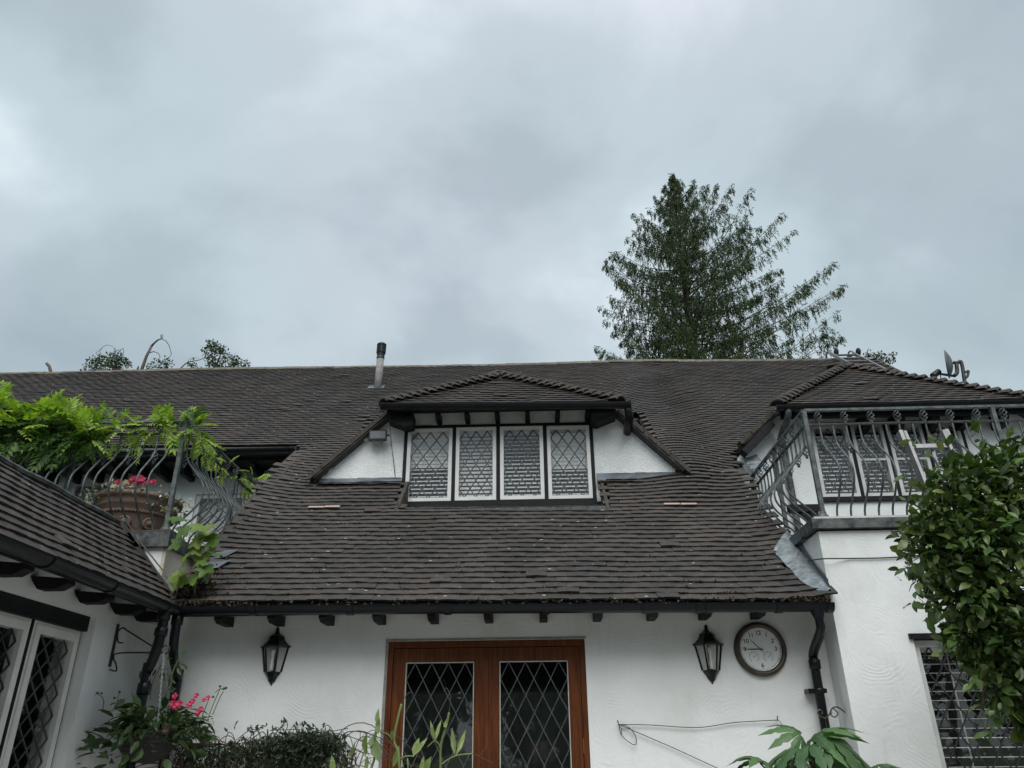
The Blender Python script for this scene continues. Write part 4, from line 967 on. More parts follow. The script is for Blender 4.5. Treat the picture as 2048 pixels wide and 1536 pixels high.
for ang, L, w, tail in ((180.5, .125, .0038, .025), (180-46, .115, .0032, .03)):
    a = R_(ang); rad = Vector((math.cos(a), 0, math.sin(a))); tn = Vector((-math.sin(a), 0, math.cos(a))); O = Vector((cc.x, -.024 if ang > 150 else -.022, cc.z)); mb = MB()
    mb.prism([O-rad*tail+tn*w*.5, O-rad*tail-tn*w*.5, O+rad*L*.55-tn*w, O+rad*L, O+rad*L*.55+tn*w], (0, .001, 0)); mb.build('clock_hand', 'ink', root)
mb = MB(); mb.lathe([(.006, -.019), (.006, -.027), (.0001, -.028)], (cc.x, 0, cc.z), 12, (0, 1, 0)); mb.build('hub', 'ink', root)
# floodlight with its junction box and conduit
fc = atY(758, 871, YD-.11); root = thing('floodlight', (fc.x, YD, fc.z), 'small black floodlight with grey lens on the dormer wall', 'floodlight')
mb = MB(); mb.box(fc.x-.105, fc.x+.085, YD-.13, YD-.085, fc.z-.055, fc.z+.055); mb.box(fc.x+.085, fc.x+.115, YD-.115, YD-.10, fc.z-.01, fc.z+.01); mb.box(fc.x-.02, fc.x+.02, YD-.084, YD-.0, fc.z-.02, fc.z+.02)
for i in range(5): mb.box(fc.x-.09+i*.035, fc.x-.082+i*.035, YD-.084, YD-.06, fc.z-.05, fc.z+.05)
mb.build('housing', 'black_plastic', root)
mb = MB(); mb.box(fc.x-.092, fc.x+.072, YD-.1335, YD-.1305, fc.z-.042, fc.z+.042); mb.build('lens', 'dish_grey', root)
mb = MB(); mb.tube(bez([(fc.x-.09, YD-.12, fc.z-.056), (fc.x, YD-.125, fc.z-.075), (fc.x+.06, YD-.12, fc.z-.056)]), .004, 6); mb.build('bracket', 'black_plastic', root)
jb = atY(731, 876, YD-.03)
mb = MB(); mb.lathe([(.034, .0), (.036, -.04), (.025, -.05), (.0, -.052)], (jb.x, YD-.0, jb.z), 14, (0, 1, 0)); mb.build('junction_box', 'white_grubby', root, True)
mb = MB(); mb.tube(bez([jb, atY(705, 893, YD-.02), atY(678, 912, YD-.02), atY(665, 932, YD-.02), atY(655, 948, YD-.02)]), .008, 6); mb.build('conduit', 'cable_grey', root)
mb = MB(); mb.tube(bez([(fc.x-.1, YD-.1, fc.z), (fc.x-.13, YD-.07, fc.z+.01), (jb.x+.02, YD-.05, jb.z)]), .004, 6); mb.build('flex', 'cable', root)
# loose cables
def cable(name, label, pts, r=.004, mat='cable', cat='cable'):
    mb = MB(); mb.tube(bez(pts, 6), r, 6); return tag(mb.build(name, mat), label, cat)
cable('cable', 'thin black cable hanging down the dormer wall beside the floodlight', [atY(778, 826, YD-.30), atY(782, 880, YD-.02), atY(788, 930, YD-.02), atY(793, 980, YD-.04), atRoof(796, 1022)+Vector((0, -.02, .06))], .0035)
cable('cable', 'thin dark cable strung across the white wall below the ladder and parapet', [atX(1600, 1125, XR-.01), atY(1641, 1118, YR-.012), atY(1700, 1117, YR-.012), atY(1780, 1115, YR-.012), atY(1900, 1106, YR-.012)], .005, 'wire')
cable('cable', 'short loose cable on the lead below the dormer window', [atY(827, 1016, .98), atY(860, 1013, 1.05), atY(893, 1013, 1.05), atY(925, 1018, 1.0), atY(960, 1021, .97)], .003)
tw0, tw1 = atY(1238, 1449, -.025), atY(1557, 1440, -.025)
root = thing('training_wire', tw0, 'slack garden wire strung between two nails beside the doors', 'wire')
mb = MB(); mb.tube(bez([tw0, atY(1300, 1450, -.02), atY(1395, 1455, -.02), atY(1470, 1445, -.02), tw1]), .003, 6); mb.build('span', 'wire', root)
mb = MB(); mb.tube(bez([tw0, atY(1243, 1470, -.03), atY(1262, 1487, -.03), atY(1272, 1488, -.03), atY(1270, 1470, -.03), atY(1255, 1453, -.03), tw0]), .003, 6); mb.build('loop', 'wire', root)
mb = MB(); mb.tube([tw0, atY(1345, 1495, -.02), atY(1434, 1536, -.02), atY(1520, 1580, -.02)], .003, 6); mb.build('tail', 'wire', root)
for q in (tw0, tw1):
    mb = MB(); mb.tube([q+Vector((0, .03, 0)), q+Vector((-.012, -.03, .025))], .004, 6); mb.tube([q, q+Vector((.015, -.02, -.03)), q+Vector((.012, -.015, -.07))], .0025, 5); mb.build('nail', 'iron', root)
# scroll bracket and brass bell on the return by the right downpipe
bp = atX(1692, 1425, XR); root = thing('scroll_bracket', bp, 'small rusty scroll bracket beside the downpipe near the clock', 'bracket')
by = bp.y
mb = MB(); mb.lathe([(.0, -.012), (.026, -.010), (.024, -.004), (.028, .0)], (XR-.001, by, bp.z), 14, (-1, 0, 0)); mb.build('wall_plate', 'bronze', root)
sc = [(XR-.005, by, bp.z), (XR-.05, by, bp.z+.035), (XR-.09, by, bp.z+.03), (XR-.12, by, bp.z-.01), (XR-.155, by, bp.z-.035), (XR-.19, by, bp.z-.02), (XR-.20, by, bp.z+.005), (XR-.18, by, bp.z+.02), (XR-.165, by, bp.z+.005), (XR-.175, by, bp.z-.008)]
mb = MB(); mb.tube(bez(sc, 4), .005, 6); mb.tube(bez([(XR-.085, by, bp.z+.03), (XR-.06, by, bp.z-.005), (XR-.085, by, bp.z-.03), (XR-.11, by, bp.z-.015), (XR-.10, by, bp.z+.0)], 4), .0045, 6); mb.build('scroll', 'bronze', root)
hx = XR-.155
root = thing('garden_bell', (hx, by, bp.z-.21), 'ribbed brass bell hanging on a chain in front of the downpipe', 'bell')
mb = MB(); mb.tube([(hx, by, bp.z-.04), (hx, by, bp.z-.13)], .003, 5); mb.tube([(hx, by, bp.z-.09), (hx-.02, by, bp.z-.14)], .002, 5); mb.tube([(hx, by, bp.z-.09), (hx+.02, by, bp.z-.14)], .002, 5); mb.build('chain', 'bronze', root)
mb = MB(); pr = [(.004, -.12), (.02, -.125)]+[(.032+.008*i/6+.003*(i % 2), -.14-.016*i) for i in range(7)]+[(.03, -.25)]; mb.lathe(pr, (hx, by, bp.z), 18); mb.build('bell', 'brass', root, True)
# ================================================================== roof furniture
fb = atRoof(755, 779); root = thing('flue_pipe', fb, 'grey flue pipe with black cowl rising from the upper roof slope', 'flue'); ft = fb+Vector((.0, 0, 1.0)); lean = Vector((.02, 0, 1)).normalized()
top = atY(764, 688, fb.y); Hf = top.z-fb.z
mb = MB(); mb.tube([fb-Vector((0, 0, .1)), fb+lean*(Hf*.72)], .057, 16); mb.build('pipe', 'flue_grey', root, True)
mb = MB(); mb.lathe([(.059, Hf*.66), (.064, Hf*.67), (.064, Hf*.70), (.059, Hf*.71), (.059, Hf*.74), (.064, Hf*.745), (.064, Hf*.765), (.058, Hf*.77)], fb, 16, lean); mb.build('collar', 'iron', root, True)
mb = MB(); mb.lathe([(.056, Hf*.77), (.068, Hf*.79), (.068, Hf*.95), (.076, Hf*.96), (.076, Hf*.985), (.064, Hf), (.0, Hf+.002)], fb, 16, lean)
for j in range(12):
    a = 2*math.pi*j/12; e = Vector((math.cos(a), math.sin(a), 0)); mb.tube([fb+e*.070+lean*Hf*.79, fb+e*.070+lean*Hf*.95], .006, 5)
mb.build('cowl', 'black_plastic', root)
mb = MB(); mb.obox(fb, RU, RV, RU.cross(RV), (-.15, .10), (-.05, .12), (.028, .036)); mb.build('flashing_plate', 'lead', root)
# roof ladder hooked over the ridge
la, lb = atRoof(1690, 711), atRoof(1760, 746); xA, xB = la.x-.36, la.x+.02
root = thing('roof_ladder', rz(la.x, ridgeY(la.x)-.9), 'aluminium roof ladder with wheels hooked over the ridge', 'ladder')
nn = RU.cross(RV); yT = ridgeY(xA)
for xx in (xA, xB):
    mb = MB(); p = rz(xx, yT)+nn*.07; mb.obox(p, RU, RV, nn, (-.015, .015), (-2.0, .0), (0, .05)); 
    mb.build('stile', 'aluminium', root)
    mb = MB(); p2 = rz(xx, yT-.25)+nn*.10; mb.tube(bez([p2, rz(xx, yT)+Vector((0, .0, .15)), rz(xx, yT)+Vector((0, .14, .12)), rz(xx, yT)+Vector((0, .22, -.03))], 5), .016, 8); mb.build('ridge_hook', 'aluminium', root, True)
    wc = rz(xx+.1, yT-.06)+Vector((0, 0, .15)); mb = MB(); mb.lathe([(.04, -.016), (.065, -.02), (.075, 0), (.065, .02), (.04, .016), (.02, .025), (.02, -.025), (.04, -.016)], wc, 20, (1, 0, 0)); mb.tube([wc, wc-Vector((0, .0, .10))], .012, 6); mb.build('wheel', 'rubber', root, True)
for i in range(8):
    p = rz(xA, yT)+RV*(-.12-.25*i)+nn*.095; mb = MB(); mb.obox(p, RU, RV, nn, (0, xB-xA), (-.015, .015), (-.015, .015)); mb.build('rung', 'aluminium', root)
# satellite dish
dc = atY(1898, 728, 4.9); root = thing('satellite_dish', atY(1932, 778, 4.9), 'dark satellite dish on a bent pole behind the hip tiles', 'satellite dish')
mb = MB(); axd = Vector((-.85, .50, .10)).normalized(); vs = []; Rd = .235
prof = [(Rd*t, .085*(1-t*t)*-1) for t in np.linspace(0, 1, 8)]
mb.lathe([(max(r, .001), z) for r, z in prof]+[(Rd, .006), (Rd-.01, .008)]+[(max(r-.012, .001), z+.008) for r, z in prof[::-1]], dc+axd*.03, 28, axd); mb.build('dish', 'dish_grey', root, True)
q = lambda px, py: atY(px, py, 4.9)
mb = MB(); mb.tube(bez([q(1907, 725), q(1914, 726), q(1921, 723), q(1925, 735), q(1928, 755), q(1932, 782)], 4), .028, 8); mb.build('pole', 'iron', root, True)
mb = MB(); mb.tube([q(1908, 752), q(1875, 747)], .02, 8); mb.tube(bez([q(1908, 752), q(1914, 745), q(1913, 728)], 4), .03, 8); mb.build('arm', 'iron', root, True)
mb = MB(); mb.tube([q(1876, 746)+Vector((.02, 0, .03)), q(1864, 750)+Vector((0, -.02, -.03))], [.045, .055], 10); mb.build('receiver', 'black_plastic', root)
mb = MB(); mb.tube(bez([q(1880, 749), q(1882, 760), q(1874, 764), q(1868, 762)], 4), .007, 6); mb.tube(bez([q(1930, 745), q(1937, 742), q(1935, 752), q(1931, 756)], 4), .02, 6); mb.tube([q(1930, 768), q(1940, 776)], .02, 6); mb.build('bracket', 'iron', root)
# aluminium ladder standing in front of the right terrace
lt_ = atY(1807, 866, YR-.13); rt_ = atY(1884, 866, YR-.13); foot_y = -1.35
root = thing('ladder', (lt_.x+.2, foot_y, 0), 'aluminium ladder leaning on a balcony railing behind the glossy shrub', 'ladder')
hd = Vector((.0, foot_y-(YR-.13), -lt_.z)); Ll = hd.length; hd.normalize(); wd = (rt_.x-lt_.x)
sdir = hd.cross(X_).normalized()
for xx, s in ((0, 1), (wd, -1)):
    for w in ((-.012, .012),):
        mb = MB(); O = lt_+X_*xx; mb.obox(O, hd, X_, sdir, (0, Ll), (-.012, .012), (-.035, .035)); mb.obox(O, hd, X_, sdir, (-.01, .10), (-.03*s-.015, -.03*s+.015), (-.03, .03)); mb.build('stile', 'aluminium', root)
k = .14
while k < Ll-.1:
    mb = MB(); mb.obox(lt_+hd*k, hd, X_, sdir, (-.018, .018), (.012, wd-.012), (-.02, .02)); mb.build('rung', 'aluminium', root); k += .26
# ================================================================== trees
def conifer():
    Yc = 15.0; top = atY(1343, 347, Yc); low = atY(1388, 722, Yc); scale_h = top.z-low.z
    bx, bz = low.x, low.z; px_m = 1528/22.5
    root = thing('conifer_tree', (bx+.4, Yc, 0), 'tall dark green cypress rising behind the roof ridge', 'tree')
    ax = lambda z: Vector((bx+(top.x-bx)*((z-bz)/scale_h) if z > bz else bx+(bz-z)*.04, Yc, z))
    mb = MB(); mb.tube([ax(z) for z in (0, 4, 8, bz, bz+2, bz+3.8, top.z-.2)], [.32, .29, .24, .19, .12, .06, .012], 8); mb.build('trunk', 'bark', root, True)
    lim = MB(); P = []; D = []; S = []; MI = []
    def prof(f, side):     # reach in metres at fraction f below the top
        w = np.interp(f, [0, .05, .12, .25, .40, .55, .70, .85, 1.0, 1.3], [.04, .14, .42, 1.0, 1.75, 2.4, 3.0, 3.35, 3.3, 3.0])
        return w*(1+(.40 if side > 0 else .10)*side)
    nb = 190; 
    for i in range(nb):
        f = (i/nb)**.85*1.30; a = i*2.39996+random.uniform(-.3, .3); z0 = top.z-f*scale_h-.05
        side = math.cos(a); reach = prof(f, side)*random.uniform(.72, 1.08)
        o = ax(z0-.10*reach); dirh = Vector((math.cos(a), math.sin(a), 0)); up = .55*math.exp(-f*1.0)+.18
        pts = [o+dirh*(reach*t)+Vector((0, 0, up*reach*t*(.75+.35*t)-.05*math.sin(t*3.1))) for t in (0, .33, .66, 1)]
        lim.tube(pts, [.018+.016*f, .014+.010*f, .010, .004], 5)
        ns = int(9+reach*19)
        for _ in range(ns):
            t = random.uniform(.10, 1.0)**.9; k = min(2, int(t*3)); u = t*3-k; q = pts[k].lerp(pts[k+1], u)
            sd = dirh.cross(Z_)*random.choice((-1, 1)); spread = reach*.14*(1.15-t)
            q = q+sd*random.uniform(0, spread)*1.3
            hang = random.uniform(.20, .50)*(1 if t < .9 else .55)*(.55+.25*min(1.5, reach))
            base_d = (Vector((0, 0, -1))+dirh*random.uniform(-.05, .45)+sd*random.uniform(0, .3)+rvec()*.15).normalized()
            gold = 1 if (random.random() < .10+.25*(f > .85)) else 0
            for j in range(20):
                tt = j/19; w = .030*(1.2-tt)
                P.append(q+base_d*hang*tt+rvec()*w*1.6); d = (base_d*1.0+rvec()*.55); D.append(d); S.append(random.uniform(.05, .11)*(1.15-.4*tt)); MI.append(gold)
        for j in range(14):
            P.append(pts[3]+rvec()*.02-dirh*.2*random.random()); D.append(dirh+Vector((0, 0, -.2))+rvec()*.5); S.append(random.uniform(.04, .085)); MI.append(0)
    lim.build('branches', 'bark', root)
    leaves('crown', T_DIAM, np.array(P), np.array(D), S, ['conifer', 'conifer_gold'], root, mi=MI, width=.5)
conifer()
def broad_tree(name, label, base, twigs, clumps, mat='tree_leaf', bark='bark_grey', group=None, n=330, size=.075, spread=.9):
    root = thing(name, base, label, 'tree', group); mb = MB()
    for pts, r0, r1 in twigs: 
        p = bez(pts, 5) if 'dead' not in name else [Vector(v)+rvec()*.008 for v in pts]; mb.tube(p, list(np.linspace(r0, r1, len(p))), 6)
    mb.build('trunk', bark, root, True)
    if clumps:
        P, D, S = [], [], []
        for c, r, k in clumps:
            for _ in range(int(n*k)):
                v = rvec()*(random.random()**.45); q = Vector(c)+Vector((v.x*r[0], v.y*r[1], v.z*r[2])); P.append(q); D.append(rvec()+Vector((0, 0, -.5))); S.append(size*random.uniform(.7, 1.3))
        leaves('crown', T_LEAF, np.array(P), np.array(D), S, mat, root, width=1.2)
    return root
Yt = 13.0
def q(px, py, dy=0): return atY(px, py, Yt+dy)
b = q(100, 790)
broad_tree('dead_stump', 'bare cut branch stub poking above the roof ridge', (b.x, Yt, 0), [([Vector((b.x, Yt, 0)), b, q(101, 742), q(98, 733), q(93, 727)], .05, .04)], None)
b = q(225, 800)
broad_tree('leafy_tree', 'leafy tree top with curling dead twigs above the roof ridge', (b.x, Yt, 0),
  [([Vector((b.x, Yt, 0)), b, q(228, 745), q(215, 716), q(200, 712)], .07, .02), ([q(222, 722), q(230, 705), q(228, 697)], .025, .008), ([q(228, 715), q(245, 697), q(247, 708), q(243, 716)], .012, .004), ([q(205, 714), q(200, 700), q(215, 690), q(232, 698), q(246, 712)], .009, .004), ([q(200, 712), q(192, 706), q(205, 697)], .009, .004),
   ([q(226, 704), q(240, 700), q(240, 710)], .007, .004)],
  [(q(190, 730), (.28, .3, .30), .7), (q(220, 728), (.42, .4, .36), 1.3), (q(240, 720), (.22, .3, .22), .45), (q(256, 726), (.14, .2, .12), .16), (q(215, 750), (.9, .6, .4), 1)])
b = q(266, 790)
broad_tree('dead_tree', 'leaning dead branch with a hooked top above the ridge', (b.x, Yt, 0),
  [([Vector((b.x, Yt, 0)), b, q(284, 738), q(293, 712), q(303, 693)], .06, .035), ([q(303, 693), q(308, 686), q(316, 680), q(323, 678)], .038, .018), ([q(323, 678), q(322, 670), q(325, 669), q(325, 677)], .016, .008), ([q(323, 678), q(332, 682), q(338, 692), q(343, 708), q(338, 716), q(330, 721)], .014, .005), ([q(299, 705), q(308, 703), q(317, 706), q(320, 714), q(317, 721)], .016, .006), ([q(275, 742), q(277, 733), q(273, 742)], .03, .02)],
  [(q(318, 730), (.26, .3, .22), .35), (q(336, 728), (.16, .2, .22), .26), (q(300, 732), (.1, .1, .15), .08)])
b = q(430, 800)
broad_tree('leafy_tree', 'airy leafy tree crown above the ridge between the hooked dead branch and the flue', (b.x, Yt, 0),
  [([Vector((b.x, Yt, 0)), b, q(428, 745), q(424, 710), q(420, 684)], .05, .01), ([q(428, 742), q(440, 712), q(441, 694)], .03, .006), ([q(360, 738), q(375, 725), q(398, 720), q(412, 714)], .022, .008), ([q(375, 725), q(382, 716), q(398, 716)], .008, .004), ([q(430, 745), q(465, 730), q(495, 725)], .03, .006)],
  [(q(424, 690), (.16, .3, .16), .35), (q(417, 706), (.20, .3, .24), .45), (q(438, 697), (.17, .3, .20), .35), (q(448, 705), (.15, .3, .14), .22), (q(432, 724), (.34, .3, .26), .7), (q(468, 720), (.22, .3, .16), .4), (q(478, 732), (.24, .3, .14), .4), (q(495, 726), (.1, .2, .08), .08), (q(384, 728), (.14, .2, .12), .14), (q(440, 745), (.8, .5, .3), .8)])
b = q(1760, 800)
broad_tree('leafy_tree', 'sparse twigs of a tree showing beside the roof ladder', (b.x, Yt, 0),
  [([Vector((b.x, Yt, 0)), b, q(1758, 730), q(1765, 720), q(1790, 702)], .03, .006), ([q(1745, 735), q(1735, 705), q(1738, 696)], .02, .005), ([q(1755, 725), q(1770, 712), q(1774, 708)], .015, .005)],
  [(q(1740, 712), (.32, .3, .13), .3), (q(1760, 716), (.25, .3, .12), .25), (q(1778, 722), (.18, .2, .14), .2), (q(1787, 708), (.1, .1, .06), .08), (q(1700, 712), (.08, .1, .06), .05)], 'tree_leaf', 'bark')
# trees on the garden side: they stand behind the photographer and show in the door glass
for i, (x, y, h, r) in enumerate(((-13, -17, 8.5, 4.2), (-5.5, -19, 8.2, 4.0), (1.5, -18, 7.6, 3.6), (8, -19, 9.0, 4.2), (15, -16, 8.5, 4.0), (-20, -12, 9, 4.2), (21, -10, 9, 4.2))):
    root = thing('garden_tree', (x, y, 0), 'dark leafy tree across the garden facing the house', 'tree', 'trees across the garden')
    mb = MB(); mb.tube([(x, y, 0), (x+.1, y, h*.4), (x, y, h*.85)], [.3, .2, .05], 7); mb.build('trunk', 'bark', root)
    n = 2600; v = rng.normal(size=(n, 3)); v /= np.linalg.norm(v, axis=1, keepdims=True); v *= (rng.random((n, 1))**.4)
    cl = rng.normal(size=(40, 3))*.06
    P = np.array([x, y, h*.55])+v*np.array([r, r*.8, h*.48]); leaves('crown', T_DIAM, P, rng.normal(size=(n, 3)), rng.uniform(.35, .75, n), 'hedge', root, width=1.6)
# ================================================================== plants
# wisteria: compound leaves along arching shoots
def pinnate(nl, bend=.25, tip=.09):
    vs, fs = [], []
    def leaflet(o, d, s):
        d = d.normalized(); x = d.cross(Vector((0, 0, 1))).normalized()*s*.20; n = x.cross(d).normalized(); b = len(vs)
        vs.extend([o, o+d*s*.4+x+n*s*.04, o+d*s*.45-n*0, o+d*s*.4-x+n*s*.04, o+d*s-n*s*.12]); fs.extend([(b, b+1, b+2), (b, b+2, b+3), (b+1, b+4, b+2), (b+2, b+4, b+3)])
    for i in range(nl):
        t = .22+.78*i/(nl-1); o = Vector((0, t*.78, -bend*t*t))
        for s in (-1, 1): leaflet(o, Vector((s*.8, .75, -.25-.2*random.random())), (tip+.22)*(.9+.35*math.sin(math.pi*t))*random.uniform(.85, 1.15))
    leaflet(Vector((0, .78, -bend)), Vector((0, 1, -.5)), .32)
    for t in (0, .5): 
        b = len(vs); p0, p1 = Vector((0, t*.78, -bend*t*t)), Vector((0, (t+.5)*.78, -bend*(t+.5)**2)); vs.extend([p0-X_*.006, p0+X_*.006, p1+X_*.004, p1-X_*.004]); fs.append((b, b+1, b+2, b+3))
    return np.array([tuple(v) for v in vs]), fs
PIN = [pinnate(random.choice((4, 5, 5, 6)), random.uniform(.12, .4)) for _ in range(6)]
PIN_L = [tmesh('leaf', t, 'wisteria') for t in PIN]; PIN_D = [tmesh('leaf', t, 'wisteria_dark') for t in PIN]
wy = ly
root = thing('wisteria', (-5.2, wy, PTOP), 'bright green wisteria piled over a balcony railing', 'climber')
mb = MB(); rail_z = lt.z
mb.tube(bez([(-6.2, wy+.05, rail_z+.05), (-4.8, wy+.02, rail_z-.02), (-3.9, wy-.02, rail_z-.05), (-3.3, wy+.02, rail_z-.03), (lx, wy, rail_z)], 8), .014, 6)
mb.tube(bez([(lx, wy, rail_z), (lx+.03, .4, rail_z), (lx, 1.0, rail_z-.02), (lx+.02, 1.5, rail_z)], 8), .008, 6)
mb.tube(bez([(-5.6, wy+.1, 3.2), (-5.5, wy+.05, 3.8), (-4.9, wy+.0, rail_z+.1), (-4.3, wy+.1, rail_z+.2)], 8), .02, 6); mb.build('stem', 'twig', root, True)
wcount = 0
def wleaf(p, d, s, dark):
    global wcount
    inst(random.choice(PIN_D if dark else PIN_L), 'leaf', leafM(p, d, s, .35, (0, -.3, 1)), root); wcount += 1
for _ in range(250):     # the big mound; lower leaves take the shade-toned copy
    px = random.uniform(-60, 190); f = random.random(); tmx = np.interp(px, [-60, 0, 60, 140, 190], [785, 800, 820, 830, 858]); py = tmx+(900-tmx)*f**.9
    if px > 120: py = min(py, 880)
    p = atY(px, py, wy+random.uniform(-.22, .30)); up = 1-f*1.5
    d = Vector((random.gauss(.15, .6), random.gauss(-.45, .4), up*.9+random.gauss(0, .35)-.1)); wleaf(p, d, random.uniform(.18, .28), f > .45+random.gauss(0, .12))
for px in np.linspace(180, 405, 66):   # trailing along the top rail
    p = atY(px+random.uniform(-6, 6), 852+random.uniform(-6, 10), wy+random.uniform(-.06, .06)); tall = random.random() < .45
    d = Vector((random.gauss(.1, .5), random.gauss(-.2, .3), random.uniform(.5, 1.2) if tall else random.uniform(-.9, .4))); wleaf(p, d, random.uniform(.15, .24), random.random() < .12)
for i in range(40):   # down the side rail and hanging at the corner
    t = random.random()**1.2; p = Vector((lx+random.uniform(-.06, .10), wy+t*1.75, rail_z-.02-random.random()*.16*(1-t*.5))); wleaf(p, Vector((random.gauss(.3, .5), random.gauss(-.2, .4), random.gauss(-.3, .6))), random.uniform(.10, .17), random.random() < .1)
for px, py in ((170, 890), (178, 900), (168, 880), (275, 880), (280, 900), (230, 895), (350, 880), (372, 872), (445, 925), (440, 960), (425, 905), (415, 890)):
    p = atY(px, py-14, wy+(.0 if px < 400 else 1.0)); wleaf(p, Vector((random.gauss(0, .2), -.2, -1)), .17, px < 200 and random.random() < .6)
P, D, S = [], [], []
for _ in range(2600):
    px = random.uniform(-90, 180); f = random.random(); tmx = np.interp(px, [-60, 0, 60, 140, 190], [790, 802, 822, 832, 860]); P.append(atY(px, tmx+(895-tmx)*f, wy+.05+random.uniform(-.12, .30))); D.append(rvec()+Vector((0, -.3, -.5))); S.append(random.uniform(.05, .09))
leaves('inner_foliage', T_LANCE, np.array(P), np.array(D), S, 'wisteria_dark', root, width=1.4)  # dark filler leaflets, shade between the leaves put into their colour
# maple seedling in the valley gutter
def maple_leaf():
    out = []; lobes = [(-125, .55), (-62, .85), (0, 1.0), (62, .85), (125, .55)]
    pts = [(0, -.02)]
    for i, (a, r) in enumerate(lobes):
        for da, rr in ((-24, .66), (-12, .84), (0, 1.0), (12, .84), (24, .66)):
            t = R_(a+da); pts.append((r*rr*math.sin(t)*.62, .38+r*rr*math.cos(t)*.62))
        if i < 4:
            t = R_((a+lobes[i+1][0])/2); pts.append((.50*math.sin(t)*.7, .38+.50*math.cos(t)*.7))
    pts = [(0, 0)]+pts[1:]
    vs = [(x, y, .10*abs(x)-.18*(y-.4)**2) for x, y in pts]+[(0, .40, 0)]; n = len(pts); c = n
    return np.array(vs), [(c, (i+1) % n, i) for i in range(n)]
ML = tmesh('leaf', maple_leaf(), 'maple')
sb = atY(388, 1192, -.30); root = thing('maple_seedling', sb, 'maple seedling sprouting from the valley between two tiled roofs', 'sapling')
st_ = [sb, atY(392, 1150, -.30), atY(387, 1105, -.28), atY(395, 1065, -.27)]
mb = MB(); mb.tube(bez(st_, 5), .007, 6); mb.tube(bez([st_[1], atY(410, 1130, -.33), atY(415, 1100, -.33)], 4), .004, 5); mb.tube(bez([st_[1], atY(365, 1165, -.33), atY(355, 1160, -.35)], 4), .004, 5); mb.build('stem', 'stem_green', root, True)
for px, py in ((350, 1052), (362, 1062), (385, 1060), (400, 1062), (375, 1080), (358, 1092), (392, 1090), (412, 1085), (425, 1092), (350, 1130), (375, 1105), (398, 1115), (415, 1120), (385, 1130), (362, 1115), (402, 1140), (418, 1105), (345, 1165), (372, 1162), (360, 1158), (340, 1152), (380, 1145), (408, 1075), (337, 1045)):
    p = atY(px+16+random.uniform(-5, 5), py-14, -.33+random.uniform(-.07, .07)); inst(ML, 'leaf', leafM(p, Vector((random.gauss(0, .6), random.gauss(-.5, .3), random.gauss(-.55, .35))), random.uniform(.13, .19), .3, (0, -.9, .6)), root)
# terracotta planter with bedding flowers on the left terrace
pc = atY(270, 1045, .18); pz = PTOP+.03; pr_ = (atY(362, 990, .18).x-atY(205, 990, .18).x)/2; ptop = atY(283, 988, .18-pr_*.6).z
root = thing('planter', (pc.x, .18, pz), 'large terracotta bowl planter behind the wisteria-draped railing', 'planter')
Hp = ptop-pz
mb = MB(); mb.lathe([(.0, .0), (pr_*.62, 0), (pr_*.66, .02), (pr_*.78, Hp*.4), (pr_*.90, Hp*.74), (pr_*.93, Hp*.76), (pr_*.92, Hp*.80), (pr_*.97, Hp*.90), (pr_*1.02, Hp*.92), (pr_*1.02, Hp), (pr_*.93, Hp), (pr_*.90, Hp*.9), (.001, Hp*.88)], (pc.x, .18, pz), 40); mb.build('bowl', 'terracotta', root, True)
mb = MB()
for k in range(70):
    a = 2*math.pi*k/70; rr = pr_*.865; c_ = Vector((pc.x+rr*math.cos(a), .18+rr*math.sin(a), pz+Hp*.60)); t_ = Vector((-math.sin(a), math.cos(a), 0)); mb.tube([c_-t_*.018+Z_*.008, c_+t_*.018-Z_*.008], .010, 5)
mb.build('rope_band', 'terracotta', root)
for a in (-118, -78, -40, -155):
    a = R_(a); rr = pr_*.80; c_ = Vector((pc.x+rr*math.cos(a), .18+rr*math.sin(a), pz+Hp*.36)); ax_ = Vector((math.cos(a), math.sin(a), -.2)); mb = MB(); mb.lathe([(.052, -.01), (.050, .012), (.040, .016), (.034, .010), (.026, .012), (.016, .026), (.0, .028)], c_, 14, ax_); mb.build('rosette', 'terracotta', root, True)
root = thing('bedding_plant', (pc.x, .18, ptop), 'white trailing flowers and pink blooms in the terracotta bowl', 'flowers')
P, D, S = [], [], []; Pw, Dw, Sw = [], [], []
for _ in range(1500):
    a = random.choice((random.uniform(0, 2*math.pi), random.gauss(math.pi, .5))); r = pr_*random.uniform(.7, 1.12); left = math.cos(a) < -.55; right = math.cos(a) > .6
    drop = random.random()**1.3*(.34 if left else .18 if right else .02); z = ptop+random.uniform(-.01, .05)-drop; p = Vector((pc.x+(r+(.16 if left else .08)*random.random()*(1 if left or right else 0))*math.cos(a), .18+r*math.sin(a), z))
    if random.random() < .42: Pw.append(p+Vector((0, -.01, .015))); Dw.append(rvec()); Sw.append(random.uniform(.022, .042))
    else: P.append(p); D.append(rvec()+Vector((0, 0, -.4))); S.append(random.uniform(.02, .04))
leaves('foliage', T_LEAF, np.array(P), np.array(D), S, 'tree_leaf', root); leaves('small_blooms', T_DIAM, np.array(Pw), np.array(Dw), Sw, 'white_flower', root, width=1.8)
def flower(parent, c, r, mat, face=Vector((0, -1, .2)), petals=6, layers=2, name='flower'):
    mb = MB(); f = face.normalized(); e1 = f.orthogonal().normalized(); e2 = f.cross(e1)
    for l in range(layers):
        for k in range(petals):
            a = 2*math.pi*(k+.5*l)/petals+random.uniform(-.15, .15); d = e1*math.cos(a)+e2*math.sin(a); s = e1*-math.sin(a)+e2*math.cos(a); R1 = r*(1-.35*l); o = c+f*(.25*r*l)
            mb.add([o, o+d*R1*.6+s*R1*.42+f*r*.18, o+d*R1+f*r*(.05+.25*l), o+d*R1*.6-s*R1*.42+f*r*.18], [(0, 1, 2), (0, 2, 3)])
    return mb.build(name, mat, parent)
